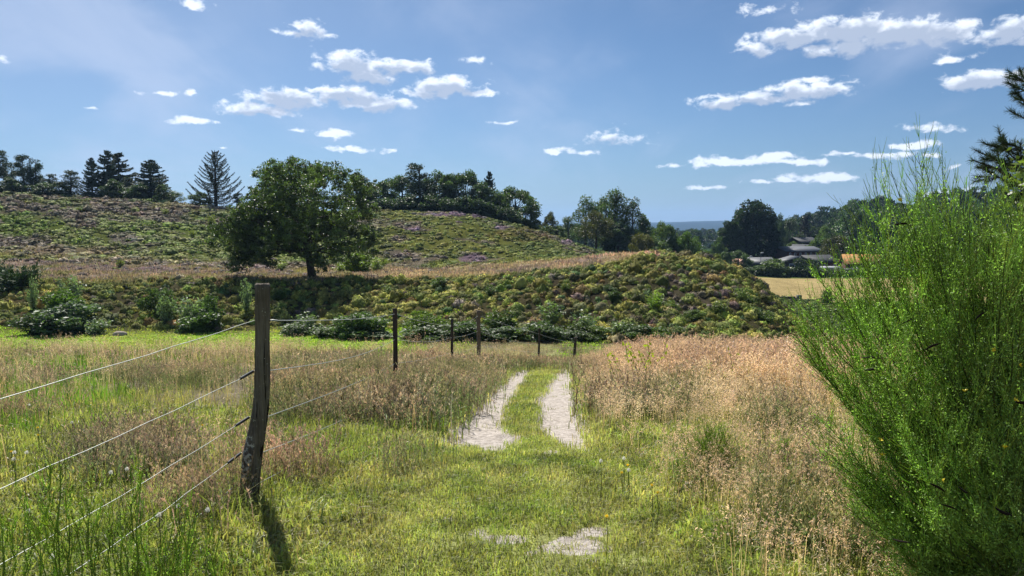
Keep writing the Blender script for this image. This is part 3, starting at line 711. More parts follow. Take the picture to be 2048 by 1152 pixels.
def blob_leaves(cen, rr, nl, ls, rng, asp=.55, droop=0.0, squash=.8, tint=(1, 1, 1)):
    """leaf quads spread over uneven blobs"""
    Vs, Fs, Cs, off = [], [], [], 0
    for c, r in zip(cen, rr):
        n = max(6, int(nl*(r**2)))
        d = rvec(n, rng); q = rng.uniform(.35, 1.0, n)**.6*(1+.25*np.sin(d[:, 0]*6+c[0])*np.sin(d[:, 2]*5+c[1]))
        pc = c + d*(q*r)[:, None]*np.array([1, 1, squash]); v, f = leaves_at(pc, d, ls, rng, asp, droop)
        k = rng.uniform(.65, 1.3, (n, 1, 1))*rng.uniform(.8, 1.2)*np.ones((n, 4, 3))
        Vs.append(v); Fs.append(f+off); Cs.append(k.reshape(-1, 3)); off += len(v)
    return np.concatenate(Vs), np.concatenate(Fs), np.concatenate(Cs)*np.array(tint)
def sprays(cen, rr, nl, ls, rng, asp=.5, squash=.8, out=.35):
    """twigs that stick out of the crown and roughen its outline"""
    pc = []
    for c, r in zip(cen, rr):
        m = max(2, int(5*r))
        d = rvec(m, rng)
        for q in d:
            L = r*rng.uniform(.9, 1+out); t = rng.uniform(.55, 1, int(nl))[:, None]
            pc.append(c + q*L*t*np.array([1, 1, squash]) + rng.normal(0, r*.07, (int(nl), 3)))
    pc = np.concatenate(pc); v, f = leaves_at(pc, rvec(len(pc), rng), ls, rng, asp)
    return v, f, (rng.uniform(.7, 1.3, (len(pc), 1, 1))*np.ones((len(pc), 4, 3))).reshape(-1, 3)

def tree_meshes(kind, rng):
    """unit height trees (height 1, about 1 wide by its own shape); returns trunk MB and crown MB"""
    tr, cr = MB(), MB()
    if kind == 'broadleaf':
        cen = []; rr = []
        for i in range(46):
            h = rng.uniform(.08, .95); w_ = .40*math.sin(min(1, (h+.06)/1.04)**.85*PI)**.55; a = rng.uniform(0, 2*PI); q = rng.uniform(.2, 1)**.5*w_
            cen.append((math.cos(a)*q, math.sin(a)*q, h*.92)); rr.append(rng.uniform(.07, .14))
        cen = np.array(cen); tr.tube([(0, 0, -.05), (.01, 0, .2), (-.01, .01, .5), (0, 0, .8)], [.03, .024, .016, .006], 6)
        for i in range(0, 46, 4): tubes_to(tr, (0, 0, rng.uniform(.12, .5)), cen[i], .011, .003, rng, 4)
        cr.add(*blob_leaves(cen, rr, 19000, .018, rng)); cr.add(*sprays(cen, np.array(rr), 8, .015, rng))
    elif kind == 'birch':
        cen = []; rr = []
        for i in range(40):
            h = rng.uniform(.18, .97); w_ = .25*math.sin(min(1, h)**.9*PI)**.7+.02; a = rng.uniform(0, 2*PI); q = rng.uniform(.3, 1)*w_
            cen.append((math.cos(a)*q, math.sin(a)*q, h*.95)); rr.append(rng.uniform(.04, .085))
        cen = np.array(cen); tr.tube([(0, 0, -.05), (.01, 0, .3), (-.01, 0, .6), (0, 0, .95)], [.018, .014, .009, .003], 6)
        for i in range(0, 40, 2): tubes_to(tr, (0, 0, max(.15, cen[i][2]-.18)), cen[i], .006, .002, rng, 4)
        cr.add(*blob_leaves(cen, rr, 34000, .013, rng, .5, .8, 1.5)); cr.add(*sprays(cen, np.array(rr), 7, .011, rng, squash=1.5))
    elif kind == 'spruce':
        tr.tube([(0, 0, -.05), (0, 0, .5), (0, 0, 1.0)], [.022, .013, .002], 6)
        for i in range(135):
            h = rng.uniform(.04, .985); L = .31*(1-h)**.62*rng.uniform(.65, 1.15)+.015; a = rng.uniform(0, 2*PI)
            t = np.linspace(0, 1, 6); dx = np.array([math.cos(a), math.sin(a), 0])
            P = np.array([0, 0, h]) + dx*(L*t)[:, None]; P[:, 2] += L*(-.42*t+.62*t**2.2); tr.tube(P, .0035*(1-t)+.001, 3)
            n = int(20+ 330*L); s = rng.uniform(.12, 1.05, n); pc = np.stack([np.interp(s, t, P[:, k_]) for k_ in range(3)], -1)
            side = np.array([-dx[1], dx[0], 0]); pc += side*(rng.normal(0, .28, n)*L*(1.05-s))[:, None]; pc[:, 2] -= rng.uniform(0, .035, n)*(.4+s*.3)
            v, f = leaves_at(pc, np.broadcast_to(dx, (n, 3))*1.0, .021, rng, .30, .25)
            cr.add(v, f, np.repeat(rng.uniform(.65, 1.3, (n, 1))*np.ones((n, 3)), 4, 0))
    elif kind == 'pine':
        tr.tube([(0, 0, -.05), (.015, 0, .3), (-.01, .01, .6), (.01, 0, .93)], [.022, .018, .013, .004], 6)
        cen = []; rr = []
        for i in range(52):
            h = rng.uniform(.06, .98); w_ = .30*(1.12-h)**.6; a = rng.uniform(0, 2*PI); q = rng.uniform(.25, 1)*w_
            c = (math.cos(a)*q, math.sin(a)*q, h*.95); cen.append(c); rr.append(rng.uniform(.05, .10)*(1.25-.5*h))
            tubes_to(tr, (0, 0, h*.88), c, .007, .003, rng, 4)
        cr.add(*blob_leaves(np.array(cen), rr, 17000, 0.02, rng, .34, -.3, .85)); cr.add(*sprays(np.array(cen), np.array(rr), 12, .017, rng, .3, .9, .8))
    elif kind == 'dense':      # one closed tall crown
        cen = []; rr = []
        for i in range(70):
            h = rng.uniform(.05, .93); w_ = .36*(1-abs(h-.40)/.62)**.55 if abs(h-.4) < .6 else .05; a = rng.uniform(0, 2*PI)
            cen.append((math.cos(a)*w_*.85, math.sin(a)*w_*.85, h)); rr.append(rng.uniform(.07, .12))
        tr.tube([(0, 0, -.05), (0, 0, .4), (0, 0, .8)], [.03, .022, .01], 6)
        cr.add(*blob_leaves(np.array(cen), rr, 26000, .017, rng)); 
        cr.add(*blob_leaves(np.array([(0, 0, .25), (0, 0, .42), (0, 0, .6), (0, 0, .74)]), [.26, .27, .24, .17], 12000, .022, rng))
    elif kind == 'round':
        cen = []; rr = []
        for i in range(26):
            a = rng.uniform(0, 2*PI); e = rng.uniform(-.35, 1.4); 
            cen.append((math.cos(a)*math.cos(e)*.40, math.sin(a)*math.cos(e)*.40, .48+.36*math.sin(e))); rr.append(rng.uniform(.10, .16))
        tr.tube([(0, 0, -.05), (0, 0, .3), (0, 0, .6)], [.035, .025, .01], 6)
        cen.append((0, 0, .5)); rr.append(.3)
        cr.add(*blob_leaves(np.array(cen), rr, 15000, .018, rng))
    elif kind == 'shrub':      # radius .5, height 1, leaves to the ground
        cen = []; rr = []
        for i in range(26):
            a = rng.uniform(0, 2*PI); q = rng.uniform(0, .36); h = rng.uniform(.0, .84)*(1-.5*q)
            cen.append((math.cos(a)*q, math.sin(a)*q, h)); rr.append(rng.uniform(.13, .22))
        for i in range(6): tubes_to(tr, (rng.normal(0, .03), rng.normal(0, .03), -.04), cen[i], .012, .004, rng, 4)
        cr.add(*blob_leaves(np.array(cen), rr, 5200, .036, rng)); cr.add(*sprays(np.array(cen), np.array(rr), 7, .04, rng, out=.5))
    elif kind == 'airyshrub':
        for i in range(26):
            a = rng.uniform(0, 2*PI); q = rng.uniform(0, .5)**.8*.6; tip = np.array([math.cos(a)*q, math.sin(a)*q, rng.uniform(.55, 1.05)*(1-.5*q)])
            P = tubes_to(tr, (0, 0, -.04), tip, .008, .002, rng, 5, .04, 3)
            n = 26; s = rng.uniform(.25, 1.02, n); pc = np.stack([np.interp(s, np.linspace(0, 1, 5), P[:, k_]) for k_ in range(3)], -1)+rng.normal(0, .035, (n, 3))
            v, f = leaves_at(pc, rvec(n, rng), .042, rng, .5); cr.add(v, f, np.repeat(rng.uniform(.7, 1.35, (n, 1))*np.ones((n, 3)), 4, 0))
    elif kind == 'juniper':
        for i in range(90):
            a = rng.uniform(0, 2*PI); e = rng.uniform(.1, 1.35); L = rng.uniform(.5, 1.0)*(.62 if e < .6 else .8)
            d = np.array([math.cos(a)*math.cos(e), math.sin(a)*math.cos(e), math.sin(e)])
            n = 30; s = rng.uniform(.3, 1, n); pc = d*(L*s)[:, None] + rng.normal(0, .045, (n, 3))*(1.2-s)[:, None]
            v, f = leaves_at(pc, np.broadcast_to(d, (n, 3))*2, .045, rng, .28); cr.add(v, f, np.repeat(rng.uniform(.65, 1.3, (n, 1))*np.ones((n, 3)), 4, 0))
            if i % 6 == 0: tr.tube([(0, 0, 0), tuple(d*L*.6)], [.02, .008], 4)
    return tr, cr
rngT = np.random.default_rng(21)
PROTO = {}
def proto(kind, var, tint):
    """mesh data for one kind, variant and leaf colour (shared by copies)"""
    key = (kind, var, tint)
    if key not in PROTO:
        gk = (kind, var)
        if gk not in PROTO:
            PROTO[gk] = tree_meshes(kind, np.random.default_rng(hash_(kind)*10+var))
        tr, cr = PROTO[gk]; mat = M_CONIF if kind in ('spruce', 'pine', 'juniper') else (M_SHRUB if 'shrub' in kind else M_TREE)
        tv, tf, tcv = tr.data(); cv, cf, cc_ = cr.data()
        a = put_mesh('trunk' if 'shrub' not in kind and kind != 'juniper' else 'stem', tv, tf, M_BARK, None, tcv, True); b = put_mesh('crown' if 'shrub' not in kind and kind != 'juniper' else 'foliage', cv, cf, mat, None, cc_*np.array(tint))
        PROTO[key] = [a.data, b.data]; bpy.data.objects.remove(a); bpy.data.objects.remove(b)
    return PROTO[key]
def hash_(s_): return sum(ord(c)*(i+3) for i, c in enumerate(s_)) % 977
WIDTH = {'broadleaf': .98, 'birch': .62, 'spruce': .58, 'pine': .62, 'dense': .82, 'round': 1.0, 'shrub': .95, 'airyshrub': 1.0, 'juniper': 1.2}
NAMES = {'broadleaf': 'broadleaf_tree', 'birch': 'birch_tree', 'spruce': 'spruce_tree', 'pine': 'pine_tree', 'dense': 'broadleaf_tree', 'round': 'broadleaf_tree', 'shrub': 'shrub', 'airyshrub': 'shrub', 'juniper': 'juniper_bush'}
def tree(px, top, width, Y, kind, label, group=None, tint=(.05, .085, .025), var=0, sink=.0, cat=None, base=None, name=None):
    g = ground_pt(px, Y); p = at(px, top, Y); h = p.z-g.z+sink
    wm = width/1600.0*Y
    o = empty(name or NAMES[kind], (p.x, Y, g.z-sink), label, cat or ('bush' if kind == 'juniper' else 'shrub' if 'shrub' in kind else 'tree'), group, (px*1.7+var) % 6.28)
    sx = wm/WIDTH[kind]; o.scale = (sx, sx, h)
    isb = 'shrub' in kind or kind == 'juniper'
    for nm, d in zip(('stem' if isb else 'trunk', 'foliage' if isb else 'crown'), proto(kind, var, tint)):
        c = bpy.data.objects.new(nm, d); COL.objects.link(c); c.parent = o
    return o
G1 = (.082, .122, .044); G2 = (.112, .158, .052); GP = (.062, .096, .050); GS = (.060, .090, .055); GY = (.16, .19, .035); GL = (.095, .15, .035); GB = (.085, .085, .028); GSIL = (.16, .21, .13); GY2 = (.26, .30, .06)
LS = 'dark conifers along the skyline of the left heather hill'
TREES = [
 (-6,298,74,116,'pine','dark pine cut off by the left edge of the picture on the heath skyline',LS,GP,0),
 (22,330,50,120,'pine','lower pine filling the gap just right of the leftmost skyline pine',LS,GP,1),
 (44,305,62,116,'pine','tall ragged pine second from the left on the heath skyline',LS,GP,2),
 (70,312,52,117,'pine','slim pine with a pointed top, third tall one from the left on the skyline',LS,GP,1),
 (98,346,56,115,'pine','short pine between the slim pointed pine and the rounded pine on the skyline',LS,GP,0),
 (141,338,62,114,'pine','rounded pine standing alone left of the narrow skyline spruce',LS,GP,2),
 (182,314,50,116,'spruce','narrow spruce left of the tallest pair on the heath skyline',LS,GS,0),
 (213,299,66,118,'spruce','taller front spruce of the touching pair on the heath skyline',LS,GS,1),
 (236,304,84,121,'spruce','broad rear spruce of the touching pair on the heath skyline',LS,GS,2),
 (258,352,52,117,'pine','low dark pine in the gap right of the touching spruce pair',LS,GP,0),
 (300,318,92,117,'spruce','broad spruce with bent side boughs left of the skyline gap',LS,GS,0),
 (318,352,60,115,'pine','low pine leaning against the right side of the broad skyline spruce',LS,GP,1),
 (25,352,70,113,'broadleaf','dark low tree under the leftmost skyline pines',LS,GP,1),
 (85,362,66,112,'broadleaf','dark low tree under the slim pointed pine',LS,GP,2),
 (118,362,50,113,'broadleaf','dark low tree left under the rounded pine',LS,GP,0),
 (232,356,70,114,'broadleaf','dark low tree at the foot of the touching spruce pair',LS,GP,1),
 (275,366,60,113,'broadleaf','dark low tree in the gap left of the broad skyline spruce',LS,GP,0),
 (326,366,46,112,'broadleaf','dark low tree at the right foot of the broad skyline spruce',LS,GP,2),
 (285,362,60,114,'pine','low pine in front of the broad skyline spruce',LS,GP,2),
 (345,380,52,113,'birch','small pale birch bush at the left side of the skyline gap',None,G2,0),
 (62,382,80,113,'shrub','green bush at the foot of the leftmost skyline pines',None,G1,0),
 (399,382,54,114,'broadleaf','small round tree at the left foot of the lone open spruce',None,G1,1),
 (476,384,40,114,'pine','small pine between the lone open spruce and the oak',None,GP,2),
]
WD = 'trees of the dark grove behind the right heath hill'
TREES += [
 (712,340,74,122,'pine','pine top showing just right of the oak crown',WD,GP,1),
 (742,372,64,120,'broadleaf','low tree filling in right of the oak at the left end of the grove',WD,G1,1),
 (770,352,72,126,'broadleaf','broadleaf at the left end of the grove, first right of the pine beside the oak',WD,G1,0),
 (803,344,66,124,'broadleaf','second broadleaf of the grove, left of its tallest pine',WD,G1,2),
 (838,324,80,122,'pine','tallest pine of the grove with a flat ragged top',WD,GP,0),
 (872,336,66,125,'broadleaf','tall broadleaf directly right of the tallest grove pine',WD,G1,1),
 (902,340,64,122,'broadleaf','broadleaf in the middle of the grove top',WD,G1,2),
 (932,335,72,124,'broadleaf','tall round topped broadleaf right of the middle of the grove',WD,G1,0),
 (960,356,60,121,'broadleaf','darker broadleaf left of the thin conifer in the grove',WD,GP,2),
 (978,341,34,124,'spruce','thin pointed conifer sticking out of the grove top',WD,GS,1),
 (1000,376,60,121,'broadleaf','lower broadleaf directly right of the thin conifer',WD,G1,1),
 (1030,368,84,123,'broadleaf','large round tree at the right end of the grove',WD,G1,0),
 (1052,408,52,120,'broadleaf','low outermost tree closing the grove on the right',WD,G1,2),
]
for k, (px, tp) in enumerate([(755,395),(790,392),(822,388),(856,385),(890,388),(925,390),(958,395),(990,402),(1018,412)]):
    TREES.append((px, tp, 66, 117, 'shrub', ['undergrowth bush at the left end of the grove foot', 'undergrowth bush below the second grove tree', 'undergrowth bush left below the tallest grove pine', 'undergrowth bush right below the tallest grove pine', 'undergrowth bush at the middle of the grove foot', 'undergrowth bush below the tall round topped grove tree', 'undergrowth bush left below the thin conifer', 'undergrowth bush right below the thin conifer', 'undergrowth bush at the foot of the rightmost grove tree'][k], 'undergrowth along the foot of the grove', GP, k % 3))
TREES += [
 (1098,420,44,135,'broadleaf','small dark topped tree in the dip right of the grove',None,GB,1),
 (1085,445,50,128,'shrub','green bush behind the shoulder of the right hill, below the small dark topped tree',None,G2,1),
 (1115,448,50,133,'broadleaf','low green tree between the small dark topped tree and the pale birch',None,G2,2),
 (1137,432,44,137,'birch','pale loose birch in the dip left of the birch group',None,(.08,.12,.06),1),
 (1172,388,70,150,'birch','left birch of the tall birch group',None,G1,0),
 (1193,416,84,143,'round','round olive brown tree in front of the tall birch group',None,GB,1),
 (1230,380,84,150,'birch','tallest middle birch of the tall birch group',None,G1,2),
 (1212,392,70,154,'birch','dark birch behind the left one of the tall birch group',None,G1,1),
 (1266,392,76,150,'birch','right birch of the tall birch group',None,(.06,.09,.04),0),
 (1238,440,90,145,'broadleaf','dark low tree at the foot of the tall birch group',None,GP,2),
 (1292,424,50,150,'broadleaf','bright green tree at the right shoulder of the birch group',None,G2,1),
 (1284,462,52,140,'round','small yellowish round bush tree below the birch group',None,(.14,.13,.035),2),
 (1325,438,74,150,'broadleaf','spreading green tree right of the birch group',None,G2,0),
 (1310,468,80,143,'broadleaf','low green tree in front of the spreading one',None,G2,1),
 (1352,468,52,150,'broadleaf','small tree between the spreading tree and the light green one',None,G1,2),
 (1378,458,66,146,'broadleaf','light green tree left of the white building',None,GL,0),
 (1398,488,44,150,'shrub','dark bush beside the light green tree',None,G1,1),
 (1412,497,40,128,'shrub','light green bush right behind the crown of the mound',None,GL,0),
 (1508,398,122,205,'dense','huge dense dark tree with a domed top beside the houses',None,(.030,.050,.018),0),
 (1462,440,66,200,'dense','smaller dense tree leaning on the left side of the huge domed tree',None,(.04,.065,.02),1),
 (1434,470,48,196,'broadleaf','hanging green tree left of the smaller dense tree',None,G1,1),
 (1450,500,46,172,'broadleaf','dark tree behind the mound below the smaller dense tree',None,G1,2),
 (1478,497,60,180,'broadleaf','green tree below the huge domed tree',None,G1,0),
 (1428,498,36,150,'shrub','green shrub at the right edge of the mound skyline',None,G2,1),
 (1548,513,84,164,'shrub','green round garden tree in front of the houses at the field edge',None,G2,0),
 (1611,508,56,163,'shrub','grey green round tree right of the garden tree at the field edge',None,(.055,.085,.045),1),
 (1497,532,60,166,'shrub','low bush at the left end of the field hedge',None,G1,0),
 (1520,526,56,165,'shrub','bush left of the green garden tree in the field hedge',None,G1,1),
 (1584,534,58,165,'shrub','dark bush between the two round trees in the field hedge',None,GP,2),
 (1640,536,58,165,'shrub','dark bush right of the grey green round tree in the hedge',None,G1,0),
 (1668,532,60,165,'shrub','hedge bush below the olive domed tree',None,G1,1),
 (1700,538,50,166,'shrub','hedge bush below the orange roofed house',None,GP,2),
 (1745,530,60,168,'shrub','hedge bush right of the orange roofed house',None,G1,0),
 (1800,528,70,168,'shrub','hedge bush far right, mostly behind the broom',None,G1,1),
 (1676,466,72,192,'round','olive brown domed tree between the grey roof and the orange roof',None,GB,0),
 (1655,490,46,190,'round','olive lobe tree on the left side of the domed tree',None,GB,1),
 (1640,470,60,215,'broadleaf','light green tree behind the olive domed tree',None,GL,2),
 (1622,478,46,212,'broadleaf','yellow green tree behind the grey roofs',None,(.13,.17,.04),1),
 (1592,480,60,225,'broadleaf','pale green tree above the long roof',None,(.11,.15,.05),0),
 (1655,446,56,228,'round','rounded mid green tree halfway up the wooded slope',None,G2,1),
 (1556,422,50,235,'broadleaf','tall loose tree directly behind the huge domed tree',None,(.065,.09,.045),1),
 (1580,436,58,240,'birch','feathery tree on the skyline right of the huge domed tree',None,(.08,.10,.06),2),
 (1610,430,40,250,'spruce','reddish topped conifer on the left end of the wooded skyline',None,(.06,.05,.035),0),
 (1732,415,90,225,'broadleaf','dark broad tree on the wooded slope left of the broom',None,GP,0),
 (1708,418,80,232,'pine','dark pine on the wooded slope next to the broad dark tree',None,GP,1),
 (1790,470,100,205,'broadleaf','green tree right of the orange roofed house behind the broom',None,G2,2),
 (1850,440,120,215,'broadleaf','large tree behind the broom at the right of the houses',None,G1,1),
]
for a in TREES:
    a = list(a)
    if a[6] == WD: a[2] = a[2]*1.35
    if a[4] == 'birch': a[2] = a[2]*1.2
    tree(*a[:5], a[5], a[6], a[7], a[8], sink=.3 if a[3] > 100 else .1)
# wooded slope, read as one mass behind the single trees above
def wood():
    rg = np.random.default_rng(5); pr = []
    for k in ('broadleaf', 'pine', 'broadleaf'):
        _, cr = PROTO[(k, 0)] if (k, 0) in PROTO else tree_meshes(k, rg); v, f, c = cr.data()
        # thin out: every other leaf, larger
        q = np.arange(len(f)) % 3 == 0; vv = v.reshape(-1, 4, 3)[q]; m = vv.mean(1, keepdims=True); vv = m + (vv-m)*1.75
        pr.append((vv.reshape(-1, 3), np.arange(vv.shape[0]*4).reshape(-1, 4), c.reshape(-1, 4, 3)[q].reshape(-1, 3)))
    P, S, T = [], [], []
    n = 170; Y = rg.uniform(240, 430, n); u = rg.uniform(1570, 2300, n); x = (u-1024)/1600*Y; z = H(x, Y)
    S = rg.uniform(11, 17, n)*(.75+.25*sst(u, 1570, 1700)); t = np.array((.045, .070, .030))*jit(n, rg, .25, .08)*rg.choice([.75, 1, 1.5], n)[:, None]
    o = stuff('wood', pr, x, Y, z-1, S, t, M_TREE, 'mixed dark wood covering the slope on the right horizon', 'wood')
    # distant tree belts on the plain
    n = 260; Y = rg.uniform(330, 900, n); u = rg.uniform(900, 1640, n); x = (u-1024)/1600*Y; z = H(x, Y)
    stuff('distant_wood', pr, x, Y, z-1, rg.uniform(9, 13, n), np.array((.05, .075, .035))*jit(n, rg, .2, .05), M_TREE, 'distant belt of trees on the plain below the blue hills', 'wood')
wood()

# ------------------------------------------------------------------ the oak
def oak():
    rg = np.random.default_rng(77); Y = 60.0; k = Y/1600
    g = ground_pt(622, Y); root = empty('oak_tree', g, 'large spreading oak with dark crown standing alone on the ledge', 'tree')
    loc = lambda px, py, dy=0.0: np.array([(px-622)*k*(1+dy/Y), dy, (557-py)*k*(1+dy/Y)+0.05])
    tr = MB(); tr.tube([loc(624, 562), loc(622, 545), loc(619, 525), loc(616, 505), loc(617, 480), loc(612, 450), loc(605, 410)], [.40, .30, .27, .27, .22, .16, .07], 10)
    tr.tube([loc(616, 510), loc(600, 495, -.4), loc(575, 478, -1), loc(540, 462, -1.5)], [.15, .12, .09, .04], 6)
    tr.tube([loc(618, 505), loc(650, 498, .5), loc(690, 490, .8), loc(730, 480, 1)], [.14, .11, .08, .03], 6)
    tr.tube([loc(617, 490), loc(640, 450, 1), loc(670, 410, 1.5)], [.14, .10, .04], 6)
    tr.tube([loc(616, 480), loc(580, 430, .6), loc(550, 390, 1)], [.13, .09, .04], 6)
    tr.tube([loc(617, 470), loc(600, 430, -1.2), loc(590, 380, -2)], [.13, .09, .04], 6)
    # crown blobs from the outline of the photograph's crown
    B = [(620,345,30),(585,350,34),(655,350,30),(545,352,26),(690,372,34),(522,366,26),(560,385,40),(610,380,42),(660,395,42),(715,398,30),(700,425,38),(728,430,24),
         (515,400,32),(500,425,30),(545,430,42),(590,430,46),(640,435,46),(735,465,18),(700,465,34),(475,440,28),(460,462,26),(490,470,34),(530,475,40),(575,470,42),
         (725,490,22),(738,478,16),(660,472,34),(450,478,18),(470,500,24),(500,505,28),(545,505,28),(485,520,18),(575,505,26),(690,500,26),(650,512,20),(668,520,18),(715,515,18),(640,500,24),
         (500,352,12),(640,332,16),(570,335,16),(600,330,14),(745,455,12),(508,524,12),(550,527,10),(455,505,12),(740,500,10),(600,355,34),(670,365,26),(512,430,34),(500,455,30),(530,405,36),(518,470,36),(545,480,34),(480,480,30),(560,440,44),(620,460,40),(600,400,44)]
    cen, rr = [], []
    for (px, py, r) in B:
        hz_ = math.sqrt(max(0, 1-((px-600)/165.0)**2))*2.0 + .4
        for q in range(3 if r > 22 else 2 if r > 14 else 1):
            dy = rg.uniform(-1, 1)*hz_*2.1
            c = loc(px+rg.normal(0, 6), py+rg.normal(0, 6), dy); cen.append(c); rr.append(r*k*rg.uniform(.75, 1.05))
            if q == 0 and r > 20: tubes_to(tr, loc(616, min(500, py+60), 0), c, .07, .02, rg, 5, .06, 5)
    cen = np.array(cen); rr = np.array(rr)
    # leaves bunched into many small clumps, so light and dark clumps show
    sc_, sr = [], []
    for c, r in zip(cen, rr):
        n = int(16*r*r)+5; d = rvec(n, rg); sc_.append(c + d*(r*rg.uniform(.35, 1.02, n))[:, None]*np.array([1, 1, .85])); sr.append(rg.uniform(.16, .34, n))
    sc_ = np.concatenate(sc_); sr = np.concatenate(sr)
    cr = MB(); n = 34; N = len(sc_); d = rvec(N*n, rg).reshape(N, n, 3)
    pc = (sc_[:, None] + d*(sr[:, None]*rg.uniform(.4, 1.15, (N, n)))[..., None]*np.array([1, 1, .7])).reshape(-1, 3)
    v, f = leaves_at(pc, d.reshape(-1, 3), .075, rg, .62)
    kk = (rg.uniform(.5, 1.6, (N, 1))*rg.uniform(.75, 1.25, (N, n))).reshape(-1, 1)*np.array([(.092, .126, .048)])
    cr.add(v, f, np.repeat(kk, 4, 0))
    tr.build('trunk', M_BARK, root, True); cr.build('crown', M_TREE, root)
oak()

# the lone spruce with open boughs
def open_spruce():
    rg = np.random.default_rng(31); Y = 115.0; g = ground_pt(435, Y); top = at(435, 300, Y).z; h = top-g.z
    root = empty('spruce_tree', g, 'lone open spruce with upswept bare looking boughs left of the oak', 'tree'); tr, cr = MB(), MB()
    tr.tube([(0, 0, -.4), (0, 0, h*.5), (0, 0, h)], [.28, .16, .03], 7)
    for i in range(64):
        f_ = .05+.93*(i/64)**.95; a = i*2.4+rg.uniform(-.3, .3); L = h*.52*(1-f_)**.72*rg.uniform(.8, 1.1)+.25
        d = np.array([math.cos(a), math.sin(a)*.8, 0]); t = np.linspace(0, 1, 8); P = np.array([0, 0, h*f_]) + d*(L*t)[:, None]; P[:, 2] += L*(-.18*t+.62*t**2)
        tr.tube(P, .05*(1-t)+.012, 4)
        n = int(72*L); s = rg.uniform(.15, 1.02, n); pc = np.stack([np.interp(s, t, P[:, k_]) for k_ in range(3)], -1)
        side = np.array([-d[1], d[0], 0]); pc += side*(rg.normal(0, .12, n)*L*(1.1-s))[:, None]; pc[:, 2] -= rg.uniform(-.05, .38, n)*(1.2-s)
        v, f = leaves_at(pc, np.broadcast_to(np.array([0, 0, -1.]), (n, 3)), .13, rg, .26); cr.add(v, f, np.repeat(rg.uniform(.7, 1.3, (n, 1))*np.array([(.04, .058, .034)]), 4, 0))
    tr.build('trunk', M_BARK, root, True); cr.build('crown', M_CONIF, root)
open_spruce()

